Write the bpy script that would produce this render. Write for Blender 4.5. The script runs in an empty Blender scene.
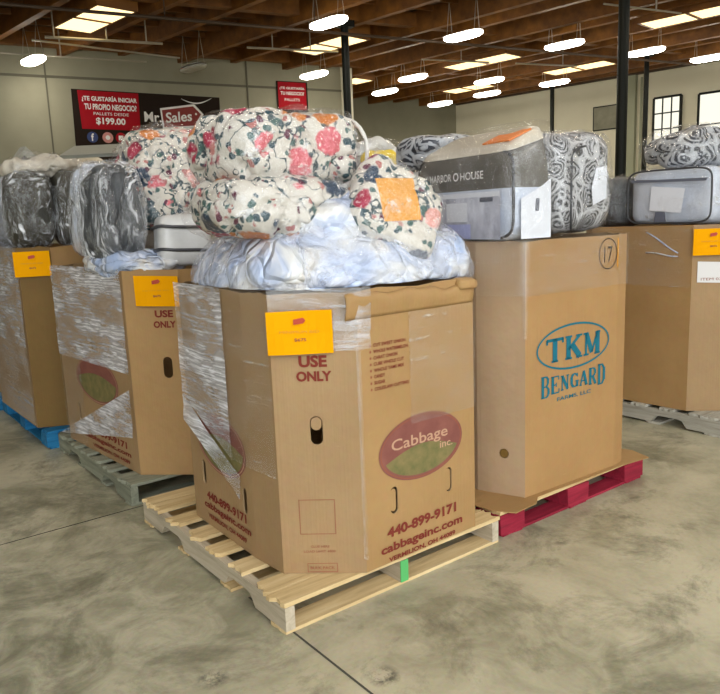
import bpy, bmesh, math, random
from mathutils import Vector, Matrix, noise
C = bpy.context.scene.collection
PI = math.pi

# ------------------------------------------------------------------ camera
F_PX, PITCH, ROLL, CAM_H = 725.02, 0.17688, -0.03948, 1.32731
fw = Vector((0, math.cos(PITCH), -math.sin(PITCH)))
r0 = Vector((1, 0, 0)); u0 = Vector((0, math.sin(PITCH), math.cos(PITCH)))
cr = r0 * math.cos(ROLL) + u0 * math.sin(ROLL)
cu = -r0 * math.sin(ROLL) + u0 * math.cos(ROLL)
cam = bpy.data.objects.new('camera', bpy.data.cameras.new('camera'))
C.objects.link(cam)
cam.matrix_world = Matrix(((cr.x, cu.x, -fw.x, 0), (cr.y, cu.y, -fw.y, 0), (cr.z, cu.z, -fw.z, CAM_H), (0, 0, 0, 1)))
cam.data.sensor_fit = 'HORIZONTAL'; cam.data.sensor_width = 36
cam.data.lens = F_PX / 720 * 36
cam.data.clip_start = 0.05; cam.data.clip_end = 200
bpy.context.scene.camera = cam

# ------------------------------------------------------------------ world, light, exposure
world = bpy.data.worlds.new('world'); bpy.context.scene.world = world
world.use_nodes = True
bg = world.node_tree.nodes['Background']
bg.inputs[0].default_value = (0.93, 0.97, 1.0, 1); bg.inputs[1].default_value = 3.6
LAMP_POWER = 33.0
SKY_POWER = 2.3
vs = bpy.context.scene.view_settings
vs.view_transform = 'Standard'; vs.look = 'None'; vs.gamma = 1; vs.use_curve_mapping = False
vs.exposure = 0.0

# ------------------------------------------------------------------ frames
YAW = 0.64981
N0 = Vector((-0.27564, 2.15145, 0))
uR = Vector((math.cos(YAW), math.sin(YAW), 0)); uL = Vector((-math.sin(YAW), math.cos(YAW), 0))
def W(a, b, z=0.0): return N0 + uR * a + uL * b + Vector((0, 0, z))       # pallet grid -> world
RY = math.radians(27.5)
rU = Vector((math.cos(RY), math.sin(RY), 0)); rV = Vector((-math.sin(RY), math.cos(RY), 0))
def RW(u, v, z=0.0): return rU * u + rV * v + Vector((0, 0, z))           # room grid -> world
DECK = 0.111

# ------------------------------------------------------------------ material helpers
class NT:
    def __init__(s, name):
        s.m = bpy.data.materials.new(name); s.m.use_nodes = True
        s.t = s.m.node_tree; s.t.nodes.clear()
        s.out = s.t.nodes.new('ShaderNodeOutputMaterial')
    def n(s, typ, **kw):
        nd = s.t.nodes.new('ShaderNode' + typ)
        for k, v in kw.items():
            if k.startswith('i_'):
                nd.inputs[k[2:].replace('_', ' ')].default_value = v
            else: setattr(nd, k, v)
        return nd
    def l(s, a, b): s.t.links.new(a, b)
    def coords(s, kind='Object', scale=(1, 1, 1), rot=(0, 0, 0), loc=(0, 0, 0)):
        tc = s.n('TexCoord'); mp = s.n('Mapping')
        mp.inputs['Scale'].default_value = scale; mp.inputs['Rotation'].default_value = rot; mp.inputs['Location'].default_value = loc
        s.l(tc.outputs[kind], mp.inputs[0]); return mp.outputs[0]
    def noise(s, vec, scale, detail=3, rough=.5, dist=0):
        n = s.n('TexNoise'); n.inputs['Scale'].default_value = scale; n.inputs['Detail'].default_value = detail
        n.inputs['Roughness'].default_value = rough; n.inputs['Distortion'].default_value = dist
        s.l(vec, n.inputs['Vector']); return n
    def voro(s, vec, scale, feature='F1'):
        n = s.n('TexVoronoi'); n.feature = feature; n.inputs['Scale'].default_value = scale
        s.l(vec, n.inputs['Vector']); return n
    def ramp(s, fac, stops, interp='LINEAR'):
        r = s.n('ValToRGB'); cr_ = r.color_ramp; cr_.interpolation = interp
        while len(cr_.elements) > 1: cr_.elements.remove(cr_.elements[-1])
        cr_.elements[0].position = stops[0][0]; cr_.elements[0].color = col(stops[0][1])
        for p, c in stops[1:]:
            e = cr_.elements.new(p); e.color = col(c)
        s.l(fac, r.inputs[0]); return r.outputs[0]
    def mix(s, fac, a, b, blend='MIX'):
        m = s.n('Mix', data_type='RGBA', blend_type=blend)
        for sock, v in ((m.inputs[0], fac), (m.inputs[6], a), (m.inputs[7], b)):
            if isinstance(v, (int, float)): sock.default_value = v
            elif isinstance(v, tuple): sock.default_value = col(v)
            else: s.l(v, sock)
        return m.outputs[2]
    def math(s, op, a, b=0.0, c=None):
        m = s.n('Math', operation=op)
        for i, v in enumerate((a, b) if c is None else (a, b, c)):
            if isinstance(v, (int, float)): m.inputs[i].default_value = v
            else: s.l(v, m.inputs[i])
        return m.outputs[0]
    def bsdf(s, color, rough=.6, metal=0, bump=None, bump_s=.3, bump_d=.01, spec=.5, coat=0):
        b = s.n('BsdfPrincipled')
        if isinstance(color, tuple): b.inputs['Base Color'].default_value = col(color)
        else: s.l(color, b.inputs['Base Color'])
        if isinstance(rough, (int, float)): b.inputs['Roughness'].default_value = rough
        else: s.l(rough, b.inputs['Roughness'])
        b.inputs['Metallic'].default_value = metal
        b.inputs['Specular IOR Level'].default_value = spec
        b.inputs['Coat Weight'].default_value = coat
        b.inputs['Coat Roughness'].default_value = .12
        if bump is not None:
            bp = s.n('Bump'); bp.inputs['Strength'].default_value = bump_s; bp.inputs['Distance'].default_value = bump_d
            s.l(bump, bp.inputs['Height']); s.l(bp.outputs[0], b.inputs['Normal'])
            if coat: s.l(bp.outputs[0], b.inputs['Coat Normal'])
        s.b = b; return b
    def done(s, sh): s.l(sh.outputs[0], s.out.inputs[0]); return s.m
def col(c): 
    if isinstance(c, (int, float)): return (c, c, c, 1)
    return tuple(c) + (1,) if len(c) == 3 else tuple(c)
def plain(name, c, rough=.6, metal=0, spec=.5, coat=0):
    t = NT(name); return t.done(t.bsdf(c, rough, metal, spec=spec, coat=coat))
def varied(name, c1, c2, scale=6, rough=.7, bump=.15, stretch=(1, 1, 1), metal=0, bd=.003, coat=0):
    t = NT(name); v = t.coords('Object', stretch); n = t.noise(v, scale, 6, .6)
    f = t.noise(v, scale * 12, 3)
    cc = t.ramp(n.outputs[0], [(.3, c1), (.7, c2)])
    return t.done(t.bsdf(cc, rough, metal, f.outputs[0], bump, bd, coat=coat))
def emit(name, c, s):
    t = NT(name); e = t.n('Emission'); e.inputs[0].default_value = col(c); e.inputs[1].default_value = s
    return t.done(e)

M = {}
def cardboard(name, c1, c2):
    t = NT(name); v = t.coords('Object')
    n = t.noise(v, 2.2, 5, .6); f = t.noise(v, 26, 4, .6)
    flute = t.noise(t.coords('Object', (110, 110, .8)), 1, 1)
    cc = t.ramp(n.outputs[0], [(.28, c1), (.72, c2)])
    cc = t.mix(.12, cc, f.outputs[1], 'SOFT_LIGHT')
    sc = t.noise(t.coords('Object', (3, 3, 14), (.3, .2, 0)), 3, 4, .7)
    scf = t.ramp(sc.outputs[0], [(.66, 0.), (.72, .22)])
    cc = t.mix(scf, cc, tuple(min(1, x * 1.25) for x in c2))
    h = t.math('ADD', t.math('MULTIPLY', n.outputs[0], 2.0), t.math('MULTIPLY', flute.outputs[0], .12))
    return t.done(t.bsdf(cc, .62, 0, h, .35, .02, spec=.35))
M['card_front'] = cardboard('front_cardboard', (.33, .19, .072), (.41, .245, .098))
M['card_pale'] = cardboard('pale_cardboard', (.30, .185, .085), (.37, .235, .112))
M['card_brown_shaded'] = cardboard('shaded_brown_cardboard', (.145, .08, .014), (.18, .10, .02))  # brown board, darkened further by shade painted into its colour
M['card_gold'] = cardboard('golden_cardboard', (.345, .19, .07), (.41, .235, .092))
M['card_light'] = cardboard('light_cardboard', (.37, .25, .145), (.44, .305, .18))
M['flute'] = plain('cut_cardboard_edge', (.36, .24, .12), .8)

def wood(name, c1, c2, c3, axis='y'):
    t = NT(name)
    st = (14, 1.2, 14) if axis == 'y' else (1.2, 14, 14)
    v = t.coords('Object', st); g = t.noise(v, 2.2, 6, .65, .6)
    big = t.noise(t.coords('Object'), 5, 4)
    oi = t.n('ObjectInfo')
    cc = t.ramp(g.outputs[0], [(.25, c1), (.5, c2), (.75, c3)])
    cc = t.mix(t.math('MULTIPLY', big.outputs[0], .45), cc, c1)
    cc = t.mix(t.math('MULTIPLY', oi.outputs['Random'], .3), cc, c3)
    return t.done(t.bsdf(cc, .75, 0, g.outputs[0], .5, .004, spec=.3))
for ax in 'xy':
    M['wood_new_' + ax] = wood('raw_pine_' + ax, (.34, .20, .07), (.66, .48, .23), (.84, .68, .40), ax)
    M['wood_grey_' + ax] = wood('weathered_pallet_wood_' + ax, (.10, .10, .07), (.24, .25, .18), (.42, .42, .31), ax)
    M['wood_red_' + ax] = wood('red_painted_wood_' + ax, (.10, .004, .012), (.28, .009, .03), (.42, .03, .06), ax)
    M['wood_blue_' + ax] = wood('blue_painted_wood_' + ax, (.005, .06, .15), (.01, .16, .36), (.04, .28, .50), ax)
    M['wood_pale_' + ax] = wood('bleached_pallet_wood_' + ax, (.22, .20, .16), (.42, .40, .33), (.6, .57, .48), ax)
M['stringer_dirty'] = wood('scuffed_stringer_wood', (.24, .19, .12), (.50, .42, .30), (.66, .58, .44), 'y')
M['green_paint'] = plain('green_paint', (.09, .42, .12), .6)

def film(name, lo, hi, tint=(.86, .88, .92), a0=.55, a1=.72, vscale=55, rot=0.0):
    t = NT(name)
    v = t.coords('UV', (3.0, vscale * 1.7, 1), (0, 0, rot))
    warp = t.noise(t.coords('UV'), 5, 2)
    va = t.n('VectorMath', operation='ADD'); t.l(v, va.inputs[0])
    vm = t.n('VectorMath', operation='SCALE'); t.l(warp.outputs[1], vm.inputs[0]); vm.inputs['Scale'].default_value = 3.2
    t.l(vm.outputs[0], va.inputs[1])
    s1 = t.noise(va.outputs[0], 1, 5, .65)
    s2 = t.noise(t.coords('UV', (1, 2.2, 1)), 3.2, 3, .6)
    st = t.ramp(s1.outputs[0], [(a0, 0.), (a1, 1.)])  # streaks show cloudy film layers and also painted highlights
    patch = t.ramp(s2.outputs[0], [(.36, .22), (.60, 1.)])
    fac = t.math('MULTIPLY', t.math('ADD', t.math('MULTIPLY', st, hi - lo), lo), patch)
    tr = t.n('BsdfTransparent'); tr.inputs[0].default_value = (.985, .985, .99, 1)
    b = t.bsdf(tint, .22, 0, s1.outputs[0], .6, .012, spec=.9)
    gl = t.n('BsdfGlossy'); gl.inputs['Roughness'].default_value = .14
    bp = t.n('Bump'); bp.inputs['Strength'].default_value = .5; bp.inputs['Distance'].default_value = .01
    t.l(s1.outputs[0], bp.inputs['Height']); t.l(bp.outputs[0], gl.inputs['Normal'])
    m0 = t.n('MixShader'); m0.inputs[0].default_value = .07; t.l(tr.outputs[0], m0.inputs[1]); t.l(gl.outputs[0], m0.inputs[2])
    m1 = t.n('MixShader'); t.l(fac, m1.inputs[0]); t.l(m0.outputs[0], m1.inputs[1]); t.l(b.outputs[0], m1.inputs[2])
    return t.done(m1)
M['film_heavy'] = film('heavy_stretch_film', .42, 1.0, tint=(.93, .95, 1.0), a0=.47, a1=.62, vscale=60)
M['film_mid'] = film('stretch_film', .20, .8, a0=.52, a1=.68, vscale=45)
M['film_light'] = film('thin_stretch_film', .07, .6, a0=.60, a1=.74, vscale=40, tint=(.9, .86, .78))
M['film_sheet'] = film('bunched_stretch_film', .5, 1.0, tint=(.93, .95, 1.0), a0=.42, a1=.6, vscale=50)

def crinkle_plastic(name, lo=.05, hi=.6, scale=9, tint=(.9, .92, .95), stretch=(1, 1, 1), thr=.58):
    t = NT(name)
    wv_ = t.coords('Object'); wn = t.noise(wv_, 3.5, 2)
    v0 = t.coords('Object', stretch)
    ad = t.n('VectorMath', operation='ADD'); sc = t.n('VectorMath', operation='SCALE'); sc.inputs['Scale'].default_value = .22
    t.l(wn.outputs[1], sc.inputs[0]); t.l(v0, ad.inputs[0]); t.l(sc.outputs[0], ad.inputs[1])
    mp = t.n('Mapping'); mp.inputs['Rotation'].default_value = (.5, .7, .3); mp.inputs['Scale'].default_value = (1, 3.4, 1.6); t.l(ad.outputs[0], mp.inputs[0])
    n = t.noise(mp.outputs[0], scale, 5, .65, .3); big = t.noise(v0, 4, 3, .6)
    k = t.ramp(n.outputs[0], [(thr, 0.), (thr + .13, 1.)])  # white streaks painted into the plastic as its highlights
    g = t.ramp(big.outputs[0], [(.4, .2), (.62, 1.)])
    fac = t.math('ADD', t.math('MULTIPLY', t.math('MULTIPLY', k, g), hi - lo), lo)
    h = t.math('ADD', n.outputs[0], t.math('MULTIPLY', big.outputs[0], 1.5))
    tr = t.n('BsdfTransparent')
    b = t.bsdf(tint, .25, 0, h, .6, .02, spec=.8)
    gl = t.n('BsdfGlossy'); gl.inputs['Roughness'].default_value = .10
    bp = t.n('Bump'); bp.inputs['Strength'].default_value = 1.0; bp.inputs['Distance'].default_value = .035
    t.l(h, bp.inputs['Height']); t.l(bp.outputs[0], gl.inputs['Normal'])
    m0 = t.n('MixShader'); m0.inputs[0].default_value = .09; t.l(tr.outputs[0], m0.inputs[1]); t.l(gl.outputs[0], m0.inputs[2])
    m1 = t.n('MixShader'); t.l(fac, m1.inputs[0]); t.l(m0.outputs[0], m1.inputs[1]); t.l(b.outputs[0], m1.inputs[2])
    return t.done(m1)
M['bag_clear'] = crinkle_plastic('clear_plastic_bag', .015, .85, 9, thr=.585)
M['bag_thin'] = crinkle_plastic('thin_clear_vinyl', .0, .22, 8, thr=.60)
M['bag_stretchy'] = crinkle_plastic('vertically_creased_plastic', .03, 1.0, 13, stretch=(1.7, 1.7, .35), thr=.50)
M['bag_milky'] = crinkle_plastic('milky_plastic', .16, .9, 7, tint=(.84, .87, .97), thr=.53)

def floral(name, orange=None, seed=0.0, base=(.68, .64, .57), dens=1.0):
    t = NT(name); v = t.coords('Object', loc=(seed, seed * .7, seed * 1.3))
    w = t.noise(v, 22, 3, .6)
    sc = t.n('VectorMath', operation='SCALE'); sc.inputs['Scale'].default_value = .045
    sub = t.n('VectorMath', operation='SUBTRACT'); t.l(w.outputs[1], sub.inputs[0]); sub.inputs[1].default_value = (.5, .5, .5)
    t.l(sub.outputs[0], sc.inputs[0])
    ad = t.n('VectorMath', operation='ADD'); t.l(v, ad.inputs[0]); t.l(sc.outputs[0], ad.inputs[1])
    V = ad.outputs[0]
    # flowers
    vo = t.voro(V, 7.6)
    sep = t.n('SeparateColor'); t.l(vo.outputs['Color'], sep.inputs[0])
    fc = t.ramp(sep.outputs[0], [(0, (.42, .02, .07)), (.22, (.72, .16, .20)), (.40, (.62, .20, .03)), (.55, (.80, .42, .38)), (.70, (.02, .05, .10)), (.82, (.30, .03, .10)), (.93, (.07, .13, .15))], 'CONSTANT')
    petals = t.noise(v, 60, 2)
    pet = t.ramp(petals.outputs[0], [(.44, (.86, .74, .66)), (.52, (1., 1., 1.))])
    fc = t.mix(.75, fc, pet, 'MULTIPLY')
    fc = t.mix(t.ramp(petals.outputs[0], [(.60, 0.), (.66, .75)]), fc, (.85, .78, .72))
    fm = t.ramp(vo.outputs['Distance'], [(.36 * dens, 1.), (.42 * dens, 0.)])
    # leaves
    vl = t.voro(V, 29.0); sl = t.n('SeparateColor'); t.l(vl.outputs['Color'], sl.inputs[0])
    lm = t.math('MULTIPLY', t.ramp(vl.outputs['Distance'], [(.38, 1.), (.46, 0.)]), t.ramp(sl.outputs[1], [(.28, 0.), (.30, 1.)]))
    lc = t.ramp(sl.outputs[0], [(0, (.02, .06, .08)), (.35, (.05, .12, .11)), (.7, (.12, .02, .05)), (.85, (.45, .16, .14))], 'CONSTANT')
    # twigs
    tn = t.noise(V, 13, 1.5)
    tw = t.ramp(t.math('ABSOLUTE', t.math('SUBTRACT', tn.outputs[0], .5)), [(.012, 1.), (.022, 0.)])
    gate = t.ramp(t.noise(v, 4, 1).outputs[0], [(.42, 0.), (.45, 1.)])
    c = t.mix(t.math('MULTIPLY', tw, gate), base, (.03, .06, .07))
    c = t.mix(lm, c, lc); c = t.mix(fm, c, fc)
    if orange:
        (ox, oy, oz), h = orange
        tc = t.n('TexCoord'); s3 = t.n('SeparateXYZ'); t.l(tc.outputs['Object'], s3.inputs[0])
        mx = t.math('LESS_THAN', t.math('ABSOLUTE', t.math('SUBTRACT', s3.outputs[0], ox)), h[0])
        mz = t.math('LESS_THAN', t.math('ABSOLUTE', t.math('SUBTRACT', s3.outputs[2], oz)), h[2])
        c = t.mix(t.math('MULTIPLY', mx, mz), c, (.78, .36, .06))
    fine = t.noise(v, 14, 5)
    return t.done(t.bsdf(c, .5, 0, fine.outputs[0], .6, .03, spec=.3, coat=.35))
M['floral'] = floral('floral_quilted_cotton', seed=3.1)
M['floral_b'] = floral('floral_cotton_darker', seed=7.7, dens=1.15)
M['floral_c'] = floral('floral_cotton_loose', seed=12.3, base=(.66, .61, .53))
M['floral_orange'] = floral('floral_cotton_orange_square', orange=((-.01, 0, .04), (.085, 1, .075)), seed=5.2, dens=.9)

def paisley(name, dark=(.035, .035, .04), light=(.50, .50, .51), seed=0.0, scale=10.0):
    t = NT(name); v = t.coords('Object', loc=(seed, seed, 0))
    w = t.noise(v, 6, 2)
    sc = t.n('VectorMath', operation='SCALE'); sc.inputs['Scale'].default_value = .1; t.l(w.outputs[1], sc.inputs[0])
    ad = t.n('VectorMath', operation='ADD'); t.l(v, ad.inputs[0]); t.l(sc.outputs[0], ad.inputs[1])
    vo = t.voro(ad.outputs[0], scale)
    rings = t.math('SINE', t.math('MULTIPLY', vo.outputs['Distance'], 42.0))
    dots = t.voro(ad.outputs[0], scale * 7)
    m1 = t.ramp(rings, [(.15, 0.), (.35, 1.)])
    m2 = t.ramp(dots.outputs['Distance'], [(.28, 1.), (.36, 0.)])
    edge = t.voro(ad.outputs[0], scale, 'DISTANCE_TO_EDGE')
    m3 = t.ramp(edge.outputs['Distance'], [(.04, 1.), (.07, 0.)])
    k = t.math('MAXIMUM', t.math('MULTIPLY', t.math('MAXIMUM', m1, m2), .8), m3)
    c = t.mix(k, dark, light)
    return t.done(t.bsdf(c, .5, 0, t.noise(v, 20, 4).outputs[0], .3, .01, coat=.5))
M['paisley'] = paisley('black_white_paisley', seed=1.7)
M['paisley_b'] = paisley('charcoal_paisley', (.03, .035, .05), (.5, .52, .55), seed=9.1, scale=6)
M['dark_fabric'] = varied('dark_olive_fabric', (.008, .008, .005), (.065, .06, .038), 9, .6, .6, (1, 1, .35), bd=.02, coat=.6)
M['charcoal'] = varied('charcoal_fabric', (.012, .014, .017), (.10, .11, .12), 9, .5, .6, (1.5, 1.5, .4), bd=.02, coat=.6)
M['grey_band'] = varied('taupe_grey_fabric', (.105, .098, .086), (.145, .135, .118), 5, .5, .2, coat=.3)
M['beige_fabric'] = varied('beige_fabric', (.52, .47, .38), (.66, .60, .50), 5, .5, .3, coat=.5)
M['grey_card'] = plain('grey_board', (.27, .27, .225), .6)
M['pale_blue'] = varied('pale_blue_fabric', (.48, .54, .66), (.68, .72, .80), 6, .35, .3, coat=.6, bd=.01)
M['white_pack'] = varied('white_packing', (.58, .58, .57), (.74, .74, .73), 6, .4, .3, coat=.5)
t = NT('bluish_white_poly_bag'); v = t.coords('Object'); w = t.noise(v, 3, 2)
ad = t.n('VectorMath', operation='ADD'); sc = t.n('VectorMath', operation='SCALE'); sc.inputs['Scale'].default_value = .25
t.l(w.outputs[1], sc.inputs[0]); t.l(v, ad.inputs[0]); t.l(sc.outputs[0], ad.inputs[1])
n1 = t.noise(ad.outputs[0], 7, 3, .5, .8); n2 = t.voro(ad.outputs[0], 9, 'DISTANCE_TO_EDGE')
hgt_ = t.math('ADD', n1.outputs[0], t.math('MULTIPLY', t.math('MINIMUM', n2.outputs[0], .12), 2.5))
c = t.ramp(n1.outputs[0], [(.35, (.40, .50, .72)), (.52, (.56, .62, .76)), (.62, (.76, .77, .78)), (.72, (.70, .66, .60))])
M['lilac_poly'] = t.done(t.bsdf(c, .25, 0, hgt_, .8, .035, spec=.6, coat=.7))
M['tan_pack'] = varied('tan_fabric', (.40, .33, .22), (.6, .52, .38), 7, .5, .4, coat=.5)
M['yellow_pack'] = plain('yellow_fabric', (.85, .62, .03), .5, coat=.5)
M['piping'] = plain('dark_piping', (.05, .05, .055), .4)
M['piping_white'] = plain('white_piping', (.72, .70, .66), .5)
M['sign_orange'] = plain('orange_yellow_paper', (.86, .37, .0), .85, spec=.1)
M['ticket_orange'] = plain('orange_ticket', (.86, .25, .05), .6)
M['ink_red'] = plain('maroon_ink', (.20, .035, .022), .8, spec=.2)
M['ink_red_faint'] = plain('faint_red_ink', (.30, .10, .055), .8, spec=.2)
M['ink_orange'] = plain('faint_brown_ink', (.62, .30, .02), .7)
M['ink_logo'] = plain('deep_red_ink', (.45, .05, .015), .6)
M['ink_teal'] = plain('teal_ink', (.012, .14, .19), .8, spec=.2)
M['ink_dark'] = plain('black_marker', (.03, .02, .015), .8, spec=.2)
M['oval_red'] = varied('maroon_print', (.19, .055, .042), (.25, .085, .06), 14, .65, .1)
M['oval_green'] = varied('olive_green_print', (.12, .12, .035), (.24, .18, .065), 22, .65, .1)
M['oval_text'] = plain('cream_print', (.50, .29, .18), .7)
M['white_label'] = plain('white_label', (.72, .70, .68), .5)
M['white'] = plain('white_ink', (.85, .84, .82), .6)
M['banner_black'] = plain('black_vinyl', (.018, .010, .006), .7, spec=.15)
M['banner_red'] = plain('red_vinyl', (.36, .006, .014), .7, spec=.15)
M['tag_red'] = plain('dark_red_vinyl', (.23, .015, .01), .5)
M['icon_blue'] = plain('blue_icon', (.02, .04, .16), .5); M['icon_pink'] = plain('pink_icon', (.6, .25, .22), .5)
M['metal_dark'] = plain('dark_painted_steel', (.004, .006, .004), .5, 0, spec=.25)
M['conduit'] = plain('galvanised_conduit', (.5, .46, .38), .4, .5)
M['pipe_dark'] = plain('dark_sprinkler_pipe', (.06, .035, .02), .5)
M['lamp_body'] = plain('white_enamel', (.75, .74, .70), .35)
M['lamp_glow'] = emit('fluorescent_glow', (1.0, .93, .80), LAMP_POWER)
M['lamp_off'] = plain('unlit_diffuser', (.52, .52, .46), .4)
M['sky_glow'] = emit('skylight_daylight', (1.0, .76, .36), SKY_POWER)
M['win_glow'] = emit('daylight_pane', (1.0, .97, .82), 1.1)
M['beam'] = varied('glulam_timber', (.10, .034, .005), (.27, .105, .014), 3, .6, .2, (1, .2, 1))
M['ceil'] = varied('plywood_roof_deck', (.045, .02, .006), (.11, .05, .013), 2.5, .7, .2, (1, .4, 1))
M['wall_conc'] = varied('painted_tilt_up_concrete', (.27, .26, .185), (.34, .325, .235), .8, .85, .1)
M['wall_dark'] = varied('grey_block_wall', (.22, .215, .155), (.28, .27, .20), .9, .85, .1)
M['wall_white'] = varied('cream_painted_wall', (.70, .67, .52), (.78, .75, .60), .7, .8, .05)
M['seam'] = plain('wall_joint', (.14, .13, .095), .9)
M['pilaster'] = plain('pale_green_paint', (.34, .36, .26), .7)
M['poster'] = varied('greenish_print', (.16, .16, .11), (.34, .33, .25), 2, .6, .05)

# floor
t = NT('polished_stained_concrete')
v = t.coords('Object')
n1 = t.noise(v, .9, 6, .62, .6); n2 = t.noise(v, 4.5, 6, .68, 1.0); n3 = t.noise(v, 60, 3, .6); n4 = t.noise(v, 2.2, 8, .75, .4)
c = t.ramp(n1.outputs[0], [(.34, (.165, .158, .098)), (.5, (.30, .28, .185)), (.64, (.50, .455, .315))])
c = t.mix(t.ramp(n2.outputs[0], [(.42, 0.), (.66, .75)]), c, (.52, .475, .335))
c = t.mix(t.ramp(n4.outputs[0], [(.36, .7), (.50, 0.)]), c, (.12, .115, .07))
c = t.mix(.25, c, n3.outputs[1], 'SOFT_LIGHT')
vs_ = t.voro(v, 1.7); sp = t.noise(v, 9, 5, .8)
spots = t.math('MULTIPLY', t.ramp(vs_.outputs['Distance'], [(.05, 1.), (.10, 0.)]), t.ramp(sp.outputs[0], [(.45, 0.), (.58, .85)]))
c = t.mix(spots, c, (.045, .045, .035))
rg = t.ramp(n2.outputs[0], [(.3, .30), (.7, .5)])
M['floor'] = t.done(t.bsdf(c, rg, 0, t.math('ADD', n3.outputs[0], n2.outputs[0]), .08, .006, spec=.45))
M['joint'] = plain('control_joint', (.07, .065, .05), .9)

# ------------------------------------------------------------------ mesh helpers
def link(name, bm, mat, parent=None, smooth=False, mats=None):
    me = bpy.data.meshes.new(name); bmesh.ops.recalc_face_normals(bm, faces=bm.faces[:]) if bm.faces else None
    bm.to_mesh(me); bm.free()
    for m_ in (mats or [mat]): me.materials.append(m_)
    if smooth:
        for p_ in me.polygons: p_.use_smooth = True
    o = bpy.data.objects.new(name, me); C.objects.link(o)
    if parent: o.parent = parent
    return o
def thing(name, label, cat, loc, rot=0.0, group=None):
    o = bpy.data.objects.new(name, None); C.objects.link(o); o.empty_display_size = .1
    o.location = loc; o.rotation_euler = (0, 0, rot); o['label'] = label; o['category'] = cat
    if group: o['group'] = group
    return o
def tag(o, label, cat, group=None):
    o['label'] = label; o['category'] = cat
    if group: o['group'] = group
    return o
def struct(o): o['kind'] = 'structure'; return o
def box(bm, c, s, rz=0.0, mi=0, jit=0.0, rng=None):
    vs0 = []
    for dx in (-.5, .5):
        for dy in (-.5, .5):
            for dz in (-.5, .5):
                x, y, z = dx * s[0], dy * s[1], dz * s[2]
                if jit: x += rng.uniform(-jit, jit); y += rng.uniform(-jit, jit)
                vs0.append(bm.verts.new((c[0] + x * math.cos(rz) - y * math.sin(rz), c[1] + x * math.sin(rz) + y * math.cos(rz), c[2] + z)))
    for f in ((0, 1, 3, 2), (4, 6, 7, 5), (0, 4, 5, 1), (2, 3, 7, 6), (0, 2, 6, 4), (1, 5, 7, 3)):
        fc = bm.faces.new([vs0[i] for i in f]); fc.material_index = mi
def tube(bm, pts, r, n=8, closed=False, cap=True):
    pts = [Vector(p) for p in pts]; rings = []
    L = len(pts)
    for i, p in enumerate(pts):
        if closed: d = pts[(i + 1) % L] - pts[i - 1]
        else: d = pts[min(i + 1, L - 1)] - pts[max(i - 1, 0)]
        d.normalize(); a = Vector((0, 0, 1)) if abs(d.z) < .9 else Vector((1, 0, 0))
        x = d.cross(a).normalized(); y = d.cross(x)
        rings.append([bm.verts.new(p + x * r * math.cos(2 * PI * k / n) + y * r * math.sin(2 * PI * k / n)) for k in range(n)])
    for i in range(L if closed else L - 1):
        A, B = rings[i], rings[(i + 1) % L]
        for k in range(n): bm.faces.new((A[k], A[(k + 1) % n], B[(k + 1) % n], B[k]))
    if cap and not closed: bm.faces.new(rings[0]); bm.faces.new(rings[-1])
def prism(bm, poly, y0, y1, fn, mi=0):
    """poly of 2D points, extruded between y0,y1; fn(p,q,y) -> 3D"""
    A = [bm.verts.new(fn(p[0], p[1], y0)) for p in poly]; B = [bm.verts.new(fn(p[0], p[1], y1)) for p in poly]
    n = len(poly)
    f = bm.faces.new(A); f.material_index = mi; f = bm.faces.new(B[::-1]); f.material_index = mi
    for i in range(n):
        f = bm.faces.new((A[i], B[i], B[(i + 1) % n], A[(i + 1) % n])); f.material_index = mi
def fbm(p, f, seed=0.0, oct=3):
    v_, a_, s_ = 0, 1, 0
    q = Vector(p) * f + Vector((seed, seed * 1.7, -seed))
    for i in range(oct):
        v_ += a_ * noise.noise(q); s_ += a_; a_ *= .5; q = q * 2.03 + Vector((3.1, 1.7, 9.2))
    return v_ / s_
def blob_bm(half, p=(3, 3, 3), n=22, amp=.02, freq=5, seed=0.0, crease=.0, cfreq=4, flat=None, stretch=(1, 1, 1), taper=None, off=0.0, rot=None):
    """soft stuffed bag: rounded block with billows and creases, z from -half to +half"""
    bm = bmesh.new(); grid = {}
    def vert(key):
        if key in grid: return grid[key]
        d = Vector(key) / n
        d = Vector((math.tan(d.x * PI / 4), math.tan(d.y * PI / 4), math.tan(d.z * PI / 4)))
        r = (abs(d.x) ** p[0] + abs(d.y) ** p[1] + abs(d.z) ** p[2])
        pp = sum(p) / 3; k = 1 / (r ** (1 / pp))
        q = Vector((d.x * k * half[0], d.y * k * half[1], d.z * k * half[2]))
        nr = Vector((q.x / half[0] ** 2, q.y / half[1] ** 2, q.z / half[2] ** 2)).normalized()
        sq = Vector((q.x * stretch[0], q.y * stretch[1], q.z * stretch[2]))
        dsp = amp * fbm(sq, freq, seed, 3)
        if crease:
            rr = 1 - min(1, abs(fbm(sq, cfreq, seed + 11, 2)) * 5); dsp -= crease * rr * rr
        q += nr * (dsp + off)
        if taper: q.x *= 1 + taper * q.z / half[2]; q.y *= 1 + taper * q.z / half[2]
        if flat is not None and q.z < flat: q.z = flat + (q.z - flat) * .05
        if rot: q = rot @ q
        grid[key] = bm.verts.new(q); return grid[key]
    for ax in range(3):
        for sg in (-n, n):
            for i in range(-n, n, 2):
                for j in range(-n, n, 2):
                    ks = []
                    for (di, dj) in ((0, 0), (2, 0), (2, 2), (0, 2)):
                        k = [0, 0, 0]; k[ax] = sg; k[(ax + 1) % 3] = i + di; k[(ax + 2) % 3] = j + dj; ks.append(tuple(k))
                    bm.faces.new([vert(k) for k in ks])
    return bm

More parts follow.
